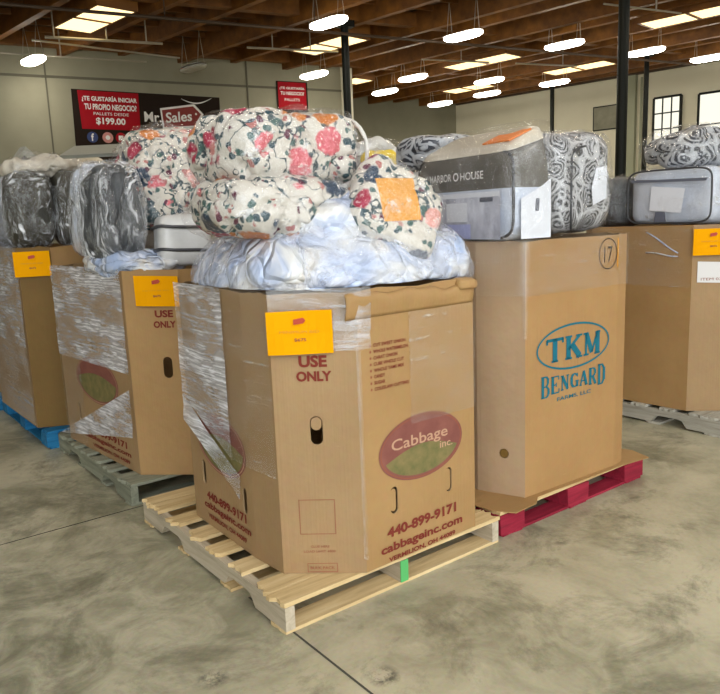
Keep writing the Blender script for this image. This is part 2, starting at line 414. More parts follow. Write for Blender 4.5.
# face frames for printed marks: X along the face, Y up, Z outwards
class Face:
    def __init__(s, P, Q, root):           # P,Q plan points (a,b), root (a,b) of the thing
        s.P = Vector((P[0] - root[0], P[1] - root[1], 0)); d = Vector((Q[0] - P[0], Q[1] - P[1], 0))
        s.len = d.length; s.e = d.normalized(); s.n = s.e.cross(Vector((0, 0, 1)))
        s.z0 = DECK
    def at(s, x, z, off=0.0): return s.P + s.e * x + Vector((0, 0, z - s.z0)) + s.n * off
def decal_poly(name, face, poly, mat, parent, off=.0022):
    bm = bmesh.new(); bm.faces.new([bm.verts.new(face.at(x, z, off)) for x, z in poly]); return link_flat(name, bm, mat, parent, face)
def link_flat(name, bm, mat, parent, face):
    me = bpy.data.meshes.new(name)
    for f in bm.faces:
        f.normal_update()
        if f.normal.dot(face.n) < 0: f.normal_flip()
    bm.to_mesh(me); bm.free(); me.materials.append(mat)
    o = bpy.data.objects.new(name, me); C.objects.link(o); o.parent = parent; return o
def ell(cx, cy, rx, ry, n=40, a0=0, a1=2 * PI, rot=0):
    out = []
    for i in range(n + (0 if a1 - a0 > 6.28 else 1)):
        t_ = a0 + (a1 - a0) * i / n; x = rx * math.cos(t_); y = ry * math.sin(t_)
        out.append((cx + x * math.cos(rot) - y * math.sin(rot), cy + x * math.sin(rot) + y * math.cos(rot)))
    return out
def ring(bm, face, cx, cy, rx, ry, w, off=.0024, n=48):
    o = [bm.verts.new(face.at(*q, off)) for q in ell(cx, cy, rx, ry, n)]; i_ = [bm.verts.new(face.at(*q, off)) for q in ell(cx, cy, rx - w, ry - w, n)]
    for k in range(n): bm.faces.new((o[k], o[(k + 1) % n], i_[(k + 1) % n], i_[k]))
_tc = {}
def glyphs(s, bold=0.0, shear=0.0, space=1.0):
    key = (s, bold, shear, space)
    if key in _tc: return _tc[key]
    cu_ = bpy.data.curves.new('txt', 'FONT'); cu_.body = s; cu_.offset = bold; cu_.shear = shear; cu_.space_character = space
    cu_.resolution_u = 3; cu_.align_x = 'LEFT'
    ob = bpy.data.objects.new('txt', cu_); C.objects.link(ob)
    bpy.context.view_layer.update()
    me = bpy.data.meshes.new_from_object(ob.evaluated_get(bpy.context.evaluated_depsgraph_get()))
    vs1 = [tuple(v_.co[:2]) for v_ in me.vertices]; fs = [tuple(p_.vertices) for p_ in me.polygons]
    bpy.data.objects.remove(ob); bpy.data.curves.remove(cu_); bpy.data.meshes.remove(me)
    x0 = min(v_[0] for v_ in vs1); x1 = max(v_[0] for v_ in vs1); y0 = min(v_[1] for v_ in vs1); y1 = max(v_[1] for v_ in vs1)
    vs1 = [((x - x0) / (x1 - x0), (y - y0) / (y1 - y0)) for x, y in vs1]
    _tc[key] = (vs1, fs); return _tc[key]
def text(name, s, face, x0, z0, x1, z1, mat, parent, bold=.02, off=.003, slope=0.0, arc=0.0, shear=0.0, bm=None, space=1.0):
    """text stretched into the rectangle x0..x1, z0..z1 of a face"""
    own = bm is None
    if own: bm = bmesh.new()
    vs1, fs = glyphs(s, bold, shear, space)
    V = [bm.verts.new(face.at(x0 + (x1 - x0) * x, z0 + (z1 - z0) * y + slope * x + arc * 4 * x * (1 - x), off)) for x, y in vs1]
    for f in fs:
        try: bm.faces.new([V[i] for i in f])
        except ValueError: pass
    if own: return link_flat(name, bm, mat, parent, face)
def capsule(cx, cz, w, h, n=8):
    r = w / 2; pts = []
    for k in range(n + 1): a_ = PI * k / n; pts.append((cx + r * math.cos(a_), cz + h / 2 - r + r * math.sin(a_)))
    for k in range(n + 1): a_ = PI + PI * k / n; pts.append((cx + r * math.cos(a_), cz - h / 2 + r + r * math.sin(a_)))
    return pts
def film_patch(name, segs, zlo, zhi, mat, parent, off=.007, nz=14, wob=.004, seed=0.0):
    """segs: list of (face, s0, s1); zlo/zhi numbers or functions of running length"""
    bm = bmesh.new(); uvl = bm.loops.layers.uv.new('UVMap'); cols = []; run = 0.0
    for f, s0, s1 in segs:
        n = max(2, int(abs(s1 - s0) / .035))
        for i in range(n + 1):
            s_ = s0 + (s1 - s0) * i / n; r_ = run + abs(s1 - s0) * i / n
            a_ = zlo(r_) if callable(zlo) else zlo; b_ = zhi(r_) if callable(zhi) else zhi
            colv = []
            for j in range(nz + 1):
                z = a_ + (b_ - a_) * j / nz
                w_ = off + wob * (1 + noise.noise(Vector((r_ * 4 + seed, z * 16, seed))))
                colv.append((bm.verts.new(f.at(s_, z, w_)), r_, z))
            cols.append(colv)
        run += abs(s1 - s0)
    for i in range(len(cols) - 1):
        for j in range(nz):
            q = (cols[i][j], cols[i + 1][j], cols[i + 1][j + 1], cols[i][j + 1])
            try: fc = bm.faces.new([x[0] for x in q])
            except ValueError: continue
            for lp, x in zip(fc.loops, q): lp[uvl].uv = (x[1] + seed, x[2])
    return link(name, bm, mat, parent, smooth=True)

# ------------------------------------------------------------------ setting: floor, walls, ceiling
def room_quad(name, pts, mat, thick, nrm):
    bm = bmesh.new(); A = [bm.verts.new(p_) for p_ in pts]; B = [bm.verts.new(p_ + nrm * thick) for p_ in pts]
    n = len(A); bm.faces.new(A); bm.faces.new(B[::-1])
    for i in range(n): bm.faces.new((A[i], B[i], B[(i + 1) % n], A[(i + 1) % n]))
    return struct(link(name, bm, mat))
bm = bmesh.new(); box(bm, (0, 0, -.05), (46, 46, .1))
fl = struct(link('floor', bm, M['floor'])); fl.location = RW(6, 10, 0); fl.rotation_euler = (0, 0, YAW)
def joint(nm, a0, b0, a1, b1):
    bm = bmesh.new(); p_, q_ = W(a0, b0), W(a1, b1); d = (q_ - p_).normalized(); s_ = d.cross(Vector((0, 0, 1))) * .004
    bm.faces.new([bm.verts.new(x + Vector((0, 0, .0008))) for x in (p_ - s_, q_ - s_, q_ + s_, p_ + s_)])
    return struct(link(nm, bm, M['joint']))
joint('trim_1', -6, 1.41, 9, 1.41); joint('trim_2', .03, -3, .03, .3)

CE = 5.2
VB, VF = 17.2, 21.5                     # banner wall, far wall
UE = 8.98
wv = Vector((0, 0, CE))
room_quad('wall_back', [RW(-7, VB), RW(UE, VB), RW(UE, VB, CE), RW(-7, VB, CE)], M['wall_conc'], .25, rV)
room_quad('wall_return', [RW(UE, VB + .25), RW(UE, VF), RW(UE, VF, CE), RW(UE, VB + .25, CE)], M['wall_conc'], .25, -rU)
room_quad('wall_far', [RW(UE, VF), RW(15.6, VF), RW(15.6, VF, CE), RW(UE, VF, CE)], M['wall_dark'], .25, rV)
P0 = RW(15.3, 21.5); dW = (RW(17.9, 13) - P0).normalized(); nW = dW.cross(Vector((0, 0, 1)))   # white wall
if nW.dot(-rU) < 0: nW = -nW
P1 = P0 + dW * 24
room_quad('wall_right', [P0, P1, P1 + wv, P0 + wv], M['wall_white'], .25, -nW)
room_quad('wall_left', [RW(-7, VB), RW(-7, -3), RW(-7, -3, CE), RW(-7, VB, CE)], M['wall_conc'], .25, -rU)
room_quad('wall_light_block', [RW(5.0, -3), RW(26, -3), RW(26, -3, CE), RW(5.0, -3, CE)], M['wall_white'], .25, -rV)  # added unseen wall, blocks daylight from the right behind the camera
# ceiling with beams running along e, girders along u
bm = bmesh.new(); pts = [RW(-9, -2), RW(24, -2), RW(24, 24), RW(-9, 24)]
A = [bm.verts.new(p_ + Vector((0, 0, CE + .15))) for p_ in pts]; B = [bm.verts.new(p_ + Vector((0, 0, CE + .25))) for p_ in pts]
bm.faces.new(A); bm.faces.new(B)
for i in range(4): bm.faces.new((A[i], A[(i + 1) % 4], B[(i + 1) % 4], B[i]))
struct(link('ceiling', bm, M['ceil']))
EU = -0.30
def eline(u14, v): return u14 + EU * (v - 14)
k = 3
beams = [-5.2, -3.8, -2.4, -.9, .55, 1.62, 3.05, 4.3, 5.6, 6.85, 8.15, 9.15, 10.2, 11.15, 12.15, 13.2, 14.15, 15.1, 16.1, 17.2, 18.4]
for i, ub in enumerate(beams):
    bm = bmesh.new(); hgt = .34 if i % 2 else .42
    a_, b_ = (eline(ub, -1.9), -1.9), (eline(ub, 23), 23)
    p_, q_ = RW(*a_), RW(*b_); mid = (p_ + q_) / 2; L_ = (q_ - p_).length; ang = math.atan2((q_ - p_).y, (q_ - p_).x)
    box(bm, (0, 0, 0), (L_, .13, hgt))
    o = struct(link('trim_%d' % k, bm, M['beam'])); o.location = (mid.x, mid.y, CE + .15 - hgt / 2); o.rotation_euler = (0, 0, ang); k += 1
for vg in (8.7, 13.15, 17.0):
    bm = bmesh.new(); u1 = 17.2 if vg < 17 else 16.2
    box(bm, (0, 0, 0), (u1 + 7, .18, .26)); o = struct(link('trim_%d' % k, bm, M['beam']))
    o.location = RW((u1 - 7) / 2, vg, CE - .02); o.rotation_euler = (0, 0, RY); k += 1
# small joists across the beams
bm = bmesh.new()
for j in range(44):
    v_ = -1.6 + j * .57; c_ = RW(6, v_, CE + .10); box(bm, c_, (26, .05, .1), RY)
o = struct(link('trim_%d' % k, bm, M['beam'])); k += 1
# skylights
sky = [(2.33, 13.2, 14.9), (3.65 - 1.3 + 4.9, 13.7, 15.3), (9.7 + 1.0, 17.6, 18.9), (11.65, 14.0, 15.8), (13.65 + .9, 17.4, 18.8), (14.6, 13.9, 15.6), (11.65, 9.2, 11.0), (13.65, 9.0, 10.6),
       (6.2, 7.5, 9.4), (2.33, 5.5, 7.5), (9.7, 4.5, 6.3), (6.2, 2.2, 4.0), (-.2, 9.2, 11), (-.2, 1.5, 3.2), (9.7, 0, 1.8)]
for i, (uc, v0, v1) in enumerate(sky):
    vm = (v0 + v1) / 2; c_ = RW(eline(uc, vm), vm, CE - .285); d_ = (RW(eline(uc, v1), v1) - RW(eline(uc, v0), v0)); ang = math.atan2(d_.y, d_.x)
    bm = bmesh.new(); box(bm, (0, 0, 0), (d_.length, .66, .02)); o = struct(link('window_%d' % (i + 3), bm, M['sky_glow'])); o.location = c_; o.rotation_euler = (0, 0, ang)
    fm = bmesh.new(); box(fm, (0, 0, -.012), (.06, .68, .03)); [box(fm, (sx * d_.length / 2, 0, .15), (.05, .74, .33)) for sx in (-1, 1)]; [box(fm, (0, sy * .35, .15), (d_.length, .04, .33)) for sy in (-1, 1)]
    link('window_frame', fm, M['beam'], o)
# wall joints
bm = bmesh.new(); box(bm, (0, 0, 0), (UE + 7, .02, .05)); o = struct(link('trim_%d' % k, bm, M['seam'])); o.location = RW((UE - 7) / 2, VB - .01, 4.5); o.rotation_euler = (0, 0, RY); k += 1
for uu in (-2.2, 1.75, 6.2):
    bm = bmesh.new(); box(bm, (0, 0, 0), (.03, .02, CE)); o = struct(link('trim_%d' % k, bm, M['seam'])); o.location = RW(uu, VB - .01, CE / 2); o.rotation_euler = (0, 0, RY); k += 1
bm = bmesh.new(); box(bm, (0, 0, 0), (.28, .1, CE)); o = struct(link('trim_%d' % k, bm, M['wall_white'])); o.location = RW(UE - .14, VB - .05, CE / 2); o.rotation_euler = (0, 0, RY); k += 1
# white wall fittings, s along wall, z
aW = math.atan2(dW.y, dW.x)
def on_wall(s_, z, off=0.0): return P0 + dW * s_ + nW * off + Vector((0, 0, z))
def wall_window(i, s0, s1, z0, z1, bars=(1, 1), mat='win_glow'):
    bm = bmesh.new(); w, h = s1 - s0, z1 - z0
    for (cx, cz, sx, sz) in ((0, h / 2, w, .06), (0, -h / 2, w, .06), (-w / 2, 0, .06, h), (w / 2, 0, .06, h)): box(bm, (cx, 0, cz), (sx, .08, sz))
    for b_ in range(bars[0]): box(bm, (-w / 2 + w * (b_ + 1) / (bars[0] + 1), 0, 0), (.035, .06, h))
    for b_ in range(bars[1]): box(bm, (0, 0, -h / 2 + h * (b_ + 1) / (bars[1] + 1)), (w, .06, .035))
    o = struct(link('window_%d' % i, bm, M['metal_dark'])); o.location = on_wall((s0 + s1) / 2, (z0 + z1) / 2, .05); o.rotation_euler = (0, 0, aW)
    g = bmesh.new(); box(g, (0, 0, 0), (w, .02, h)); link('pane', g, M[mat], o); return o
w1 = wall_window(1, 6.98, 7.72, 3.0, 4.27, (2, 2))
w2 = wall_window(2, 8.2, 9.9, 2.6, 4.22, (1, 1))
bm = bmesh.new()
box(bm, (.35, .03, -.1), (.5, .06, 1.0)); link('screen', bm, M['metal_dark'], w2)
# blinds / lighter return beside the first window
bm = bmesh.new(); box(bm, (0, 0, 0), (.22, .14, CE)); o = struct(link('trim_%d' % k, bm, M['pilaster'])); o.location = on_wall(6.35, CE / 2, .07); o.rotation_euler = (0, 0, aW); k += 1
for (s_, r_) in ((6.1, .03), (6.62, .035)):
    bm = bmesh.new(); tube(bm, [(0, 0, 0), (0, 0, 4.9)], r_); o = link('wall_conduit', bm, M['metal_dark'] if s_ < 6.2 else M['pilaster']); o.location = on_wall(s_, 0, .08)
    tag(o, 'thin dark vertical pipe on cream wall left of the pale green strip' if s_ < 6.2 else 'pale green vertical pipe on cream wall beside the bright window', 'pipe')
bm = bmesh.new(); tube(bm, [on_wall(.1, 5.02, .12), on_wall(20, 5.02, .12)], .045)
tag(link('sprinkler_pipe', bm, M['pipe_dark']), 'long dark pipe running along the top of the cream wall', 'pipe')
t_ = thing('wall_poster', 'greenish dark framed picture high on the cream wall', 'picture', on_wall(5.53, 3.6, .02), aW)
bm = bmesh.new(); box(bm, (0, 0, .33), (.8, .03, .7)); link('frame', bm, M['metal_dark'], t_)
bm = bmesh.new(); box(bm, (0, .01 if nW.dot(Vector((-dW.y, dW.x, 0))) > 0 else -.01, .33), (.73, .03, .63)); link('print', bm, M['poster'], t_)

# ------------------------------------------------------------------ posts
def post(u, v, r, top, label, base=.12):
    t_ = thing('steel_post', label, 'post', RW(u, v), RY)
    bm = bmesh.new(); tube(bm, [(0, 0, .012), (0, 0, top)], r, 16); link('shaft', bm, M['metal_dark'], t_, smooth=False)
    bm = bmesh.new(); box(bm, (0, 0, .007), (base * 2.4, base * 2.4, .012)); link('base_plate', bm, M['metal_dark'], t_)
    bm = bmesh.new(); box(bm, (0, 0, top + .06), (.34, .20, .12)); link('beam_bracket', bm, M['metal_dark'], t_)
post(6.78, 13.15, .075, CE - .27, 'slim dark steel post rising behind the big floral bundle')
post(9.42, 8.7, .085, CE - .27, 'thick black steel post behind the paisley bundle')
post(15.55, 17.0, .06, CE - .27, 'far thin black post standing against the cream wall')
post(15.05, 13.15, .06, CE - .27, 'thin black post left of the bright window above the right bundle')

# ------------------------------------------------------------------ ceiling lamps
def lamp(u, v, z, label, on=True, group='hanging tube lamps'):
    d_ = RW(EU, 1).normalized(); ang = math.atan2(d_.y, d_.x)
    t_ = thing('ceiling_lamp', label, 'lamp', RW(u, v, z), ang, group)
    L_, w_ = .88, .30
    bm = blob_bm((L_ / 2, w_ / 2, .05), p=(4, 3, 2), n=8, amp=0); bmesh.ops.bisect_plane(bm, geom=bm.verts[:] + bm.edges[:] + bm.faces[:], plane_co=(0, 0, .015), plane_no=(0, 0, 1), clear_inner=True)
    bmesh.ops.translate(bm, verts=bm.verts, vec=(0, 0, .02)); link('housing', bm, M['lamp_body'], t_, smooth=True)
    bm = blob_bm((L_ / 2 - .01, w_ / 2 - .01, .06), p=(4, 3, 2), n=10, amp=0); bmesh.ops.bisect_plane(bm, geom=bm.verts[:] + bm.edges[:] + bm.faces[:], plane_co=(0, 0, .02), plane_no=(0, 0, 1), clear_outer=True)
    link('diffuser', bm, M['lamp_glow'] if on else M['lamp_off'], t_, smooth=True)
    for s_ in (-1, 1):
        bm = bmesh.new(); tube(bm, [(s_ * L_ * .36, -.08, .06), (s_ * L_ * .36, 0, CE + .1 - z)], .006, 5); tube(bm, [(s_ * L_ * .36, .08, .06), (s_ * L_ * .36, 0, CE + .1 - z)], .006, 5)
        link('hanger_wire', bm, M['conduit'], t_)
    return t_
LZ = 4.6
lamps = [(1.46, 16.2, 'lit tube lamp at far left above the blank concrete wall'), (5.77, 11.78, 'large lit tube lamp in front of the top of the slim post'),
 (7.4, 15.98, 'lit tube lamp just above the small red wall sign'), (9.88, 15.65, 'lit tube lamp between slim post and long lamp, higher of two above yellow bundle'),
 (10.2, 17.57, 'lit tube lamp low over the dark far wall nearest its left corner'), (8.57, 11.78, 'long lit tube lamp above the grey zipped comforter bag'),
 (12.94, 19.0, 'smallest farthest lit tube lamp at the corner of the cream wall'), (11.04, 11.73, 'long lit tube lamp just left of the thick black post'),
 (13.29, 11.67, 'lit tube lamp just right of the thick black post'), (15.37, 11.65, 'lit tube lamp cut by the right edge of the frame'),
 (13.97, 15.2, 'lit tube lamp left of thick post against the top of the cream wall'), (12.03, 15.45, 'upper lamp of the close pair over the cream wall corner'),
 (13.25, 17.12, 'lower lamp of the close pair over the cream wall corner')]
for u, v, lb in lamps: lamp(u, v, LZ, lb)
lamp(4.58, 16.0, LZ, 'unlit tube lamp hanging above the black banner', on=False)
for (u, v) in ((2.2 + .6, 7.6), (6.3, 7.4), (10.6, 7.3), (14.2, 7.3), (-1.6, 11.9), (-1.0, 7.6), (4.2, 3.2), (8.0, 3.1), (.6, 3.3), (12, 3), (2.0, -1), (6, -1), (-3, 3.3)):
    lamp(u, v, LZ, 'unseen tube lamp added for light', group='added unseen lamps')  # unseen lamps added to light the goods from out of view

# ------------------------------------------------------------------ pipes and conduits overhead
bm = bmesh.new(); tube(bm, [RW(-3, 12.65, 4.66), RW(16.0, 12.5, 4.66)], .028)
for uu in (3.2, 5.9, 8.9, 11.8): tube(bm, [RW(uu, 12.6, 4.66), RW(uu, 12.6, CE)], .010, 5)
tag(link('sprinkler_pipe', bm, M['pipe_dark']), 'dark sprinkler pipe crossing the whole roof under the beams', 'pipe')
def rod(pts, r, label, mat='conduit'):
    bm = bmesh.new(); tube(bm, pts[:2], r, 6)
    for x in pts[2:]: tube(bm, [x, Vector((x.x, x.y, CE + .1))], .014, 6)
    tag(link('conduit', bm, M[mat]), label, 'pipe')
rod([RW(1.55, 14.64, 4.7), RW(3.6, 14.5, 4.7), RW(2.6, 14.57, 4.7), RW(1.7, 14.6, 4.7), RW(3.3, 14.5, 4.7)], .026, 'pale conduit below the bright skylight at upper left')
rod([RW(1.36, 14.93, 4.7), RW(4.2, 15.6, 4.7)], .018, 'thin slanting pale conduit behind the left lamp')
rod([RW(.9, 16.4, 4.75), RW(3.7, 16.4, 4.75), RW(2.0, 16.4, 4.75)], .016, 'thin pale conduit along the left concrete wall')
rod([RW(5.2, 14.3, 4.7), RW(7.1, 14.1, 4.7), RW(6.5, 14.15, 4.7), RW(5.7, 14.2, 4.7)], .022, 'pale conduit ending at the slim post')
rod([RW(9.2, 14.2, 4.7), RW(10.9, 14.0, 4.7), RW(10.2, 14.1, 4.7)], .018, 'pale conduit above the dark far wall')
rod([RW(11.6, 13.9, 4.7), RW(13.3, 13.7, 4.7), RW(12.9, 13.75, 4.7)], .020, 'pale conduit left of the thick black post')
rod([RW(9.6, 9.3, 4.62), RW(11.4, 9.25, 4.62), RW(10.8, 9.27, 4.62)], .016, 'pale conduit right of the top of the thick post')

# ------------------------------------------------------------------ banner and red sign
class WFace(Face):
    def __init__(s): s.e = Vector((1, 0, 0)); s.n = Vector((0, -1, 0)); s.P = Vector((0, 0, 0)); s.z0 = 0
wf = WFace()
bn = thing('wall_banner', 'black banner with red corner panel and white arrow-tag logo on concrete wall', 'banner', RW(2.2, VB - .03, 2.75), RY); bn.rotation_euler = (0, math.radians(1.0), RY)
bm = bmesh.new(); box(bm, (1.63, 0, .77), (3.26, .008, 1.5)); link('vinyl_sheet', bm, M['banner_black'], bn)
decal_poly('red_panel', wf, [(.16, .70), (1.32, .70), (1.40, .78), (1.40, 1.50), (.12, 1.50)], M['banner_red'], bn, .008)
text('headline', '¿TE GUSTARÍA INICIAR', wf, .20, 1.27, 1.36, 1.41, M['white'], bn, .03, .012)
text('headline', 'TU PROPIO NEGOCIO?', wf, .24, 1.11, 1.34, 1.235, M['white'], bn, .03, .012)
text('subline', 'PALLETS DESDE', wf, .42, 1.0, 1.16, 1.06, M['white'], bn, 0, .012)
text('price', '$199.00', wf, .46, .79, 1.08, .95, M['white'], bn, .03, .012)
text('brand_text', 'Mr.', wf, 1.50, .90, 1.88, 1.12, M['white'], bn, .02, .012)
tagp = [(1.93, .80), (2.62, .86), (2.80, 1.12), (2.62, 1.29), (1.90, 1.17)]
decal_poly('tag_outline', wf, [(1.90, .76), (2.65, .82), (2.86, 1.12), (2.65, 1.34), (1.86, 1.21)], M['white'], bn, .008)
decal_poly('tag_panel', wf, tagp, M['tag_red'], bn, .010)
text('brand_text', 'Sales', wf, 1.98, .89, 2.58, 1.12, M['white'], bn, .02, .013, slope=.07)
decal_poly('tag_dot', wf, ell(2.68, 1.12, .025, .025, 12), M['white'], bn, .013)
bm = bmesh.new(); pts = []
for i in range(17):
    x = i / 16; pts.append((x, .025 * math.sin(PI * x)))
for i in range(16):
    x0, w0_ = pts[i]; x1_, w1_ = pts[i + 1]
    f_ = lambda x, w_: (2.35 + .72 * x, 1.44 - .12 * math.sin(PI * x) * 1.0 + .05 * x + w_)
    bm.faces.new([bm.verts.new(wf.at(*q, .012)) for q in (f_(x0, 0), f_(x1_, 0), f_(x1_, w1_ + .004), f_(x0, w0_ + .004))])
link_flat('swoosh', bm, M['white'], bn, wf)
for xx, mt in ((.36, 'icon_blue'), (.68, 'icon_pink'), (.96, 'banner_red')):
    decal_poly('social_icon', wf, ell(xx, .53, .115, .115, 20), M[mt], bn, .009)
text('icon_letter', 'f', wf, .33, .45, .39, .61, M['white'], bn, .03, .012)
decal_poly('icon_mark', wf, [(.91, .48), (1.01, .48), (1.01, .58), (.91, .58)], M['white'], bn, .012)
decal_poly('icon_mark', wf, ell(.68, .53, .05, .05, 14), M['white'], bn, .012)
decal_poly('icon_disc', wf, ell(1.3, .53, .14, .12, 14), M['white_label'], bn, .009)
sg = thing('red_sign', 'small red sign with white lines of text, high on the concrete wall', 'sign', RW(6.93, VB - .03, 3.6), RY)
bm = bmesh.new(); box(bm, (.41, 0, .53), (.82, .01, 1.06)); link('board', bm, M['banner_black'], sg)
decal_poly('red_panel', wf, [(.04, .40), (.78, .40), (.78, 1.04), (.04, 1.04)], M['banner_red'], sg, .008)
text('sign_text', '¿TE GUSTARÍA', wf, .08, .86, .74, .94, M['white'], sg, .02, .012)
text('sign_text', 'TU NEGOCIO?', wf, .10, .74, .72, .82, M['white'], sg, .02, .012)
text('sign_text', 'PALLETS', wf, .20, .60, .60, .66, M['white'], sg, 0, .012)

# ------------------------------------------------------------------ pallets
def board(bm, c, s, rng, rough_end=0.0, along='x'):
    """board with slightly irregular ends"""
    n = 5
    L_, w_ = (s[0], s[1]) if along == 'x' else (s[1], s[0])
    lo = [rng.uniform(-rough_end, rough_end) for _ in range(n + 1)]; hi = [rng.uniform(-rough_end, rough_end) for _ in range(n + 1)]
    V = []
    for zz in (-s[2] / 2, s[2] / 2):
        for e, js in ((-L_ / 2, lo), (L_ / 2, hi)):
            for i in range(n + 1):
                x = e + js[i]; y = -w_ / 2 + w_ * i / n
                if along == 'y': x, y = y, x
                V.append(bm.verts.new((c[0] + x, c[1] + y, c[2] + zz)))
    k_ = n + 1
    for i in range(n):
        for base in (0, 2 * k_): bm.faces.new((V[base + i], V[base + i + 1], V[base + k_ + i + 1], V[base + k_ + i]))
        for e in (0, k_): bm.faces.new((V[e + i], V[e + i + 1], V[2 * k_ + e + i + 1], V[2 * k_ + e + i]))
    bm.faces.new((V[0], V[k_], V[3 * k_], V[2 * k_])); bm.faces.new((V[n], V[k_ + n], V[3 * k_ + n], V[2 * k_ + n]))
def stringer_pallet(label, a0, b0, wood_key, str_mat, seed, green=None, LA=1.016, LB=1.219, name='wooden_pallet', rot=0.0, rough=.012):
    rng = random.Random(seed); t_ = thing(name, label, 'pallet', W(a0, b0), YAW + rot)
    H0, H1 = .013, DECK - .016
    for i, xa in enumerate((.019, LA / 2, LA - .019)):
        bm = bmesh.new(); nt = .045
        prof = [(0, H0), (0, H1), (LB, H1), (LB, H0)]
        def notch(c_): return [(c_ + .115, H0), (c_ + .085, H0 + nt * .85), (c_ + .06, H0 + nt), (c_ - .06, H0 + nt), (c_ - .085, H0 + nt * .85), (c_ - .115, H0)]
        prof += notch(LB * .74) + notch(LB * .26)
        prism(bm, prof, xa - .018, xa + .018, lambda p_, q_, y: Vector((y, p_, q_)))
        link('stringer', bm, M[str_mat], t_)
        if green is not None and i == 1:
            bm = bmesh.new(); box(bm, (xa, -.001, (H0 + H1) / 2), (.036, .004, H1 - H0)); link('painted_end', bm, M['green_paint'], t_)
    tops = [(.047, .092), (.145, .092), (.335, .095), (.52, .1), (.70, .1), (.885, .1), (1.075, .092), (1.172, .092)]
    for y, w_ in tops:
        bm = bmesh.new(); w2_ = w_ * rng.uniform(.94, 1.03); board(bm, (LA / 2, y * LB / 1.219, DECK - .008), (LA, w2_, .015), rng, rough, 'x'); link('deck_board', bm, M[wood_key + '_x'], t_)
    for y in (.05, .42, .80, 1.169):
        bm = bmesh.new(); board(bm, (LA / 2, y * LB / 1.219, .0068), (LA, .09, .012), rng, .004, 'x'); link('bottom_board', bm, M[wood_key + '_x'], t_)
    return t_
def block_pallet(label, a0, b0, wood_key, seed, LA=1.016, LB=1.219, rot=0.0, deck_key=None):
    rng = random.Random(seed); t_ = thing('block_pallet', label, 'pallet', W(a0, b0), YAW + rot)
    for x in (.07, LA / 2, LA - .07):
        for y in (.07, LB / 2, LB - .07):
            bm = bmesh.new(); box(bm, (x, y, .0545), (.15, .145, .082), jit=.003, rng=rng); link('block', bm, M[wood_key + '_x'], t_)
    for x in (.07, LA / 2, LA - .07):
        bm = bmesh.new(); board(bm, (x, LB / 2, .0065), (.12, LB, .0115), rng, .003, 'y'); link('bottom_board', bm, M[wood_key + '_y'], t_)
    for y in (.05, LB - .05):
        bm = bmesh.new(); board(bm, (LA / 2, y, .0065), (LA - .27, .09, .0115), rng, .003, 'x'); link('bottom_board', bm, M[wood_key + '_x'], t_)
    for i in range(7):
        bm = bmesh.new(); board(bm, (LA / 2, .055 + i * (LB - .11) / 6, DECK - .0075), (LA, .1, .014), rng, .004, 'x'); link('deck_board', bm, M[(deck_key or wood_key) + '_x'], t_)
    return t_
stringer_pallet('pale raw pine pallet with splintered boards under the front box', 0, 0, 'wood_new', 'stringer_dirty', 3, green=1, rough=.016)
stringer_pallet('weathered greenish grey pallet under the second box of the left row', .02, 1.43, 'wood_grey', 'wood_grey_y', 5)
block_pallet('blue painted block pallet under the left row box with dark olive bundle', -.03, 2.69, 'wood_blue', 8)
block_pallet('red painted block pallet under the teal printed box', 1.055, .02, 'wood_red', 9, LA=1.03, deck_key='wood_new')
stringer_pallet('pale grey pallet at the right edge under the plain brown box', 2.96, .06, 'wood_pale', 'wood_pale_y', 11)
block_pallet('blue block pallet furthest back in the left row, cut by the frame', -.05, 4.0, 'wood_blue', 12)
stringer_pallet('hidden grey pallet standing behind the teal printed box', 1.15, 1.45, 'wood_grey', 'wood_grey_y', 13)

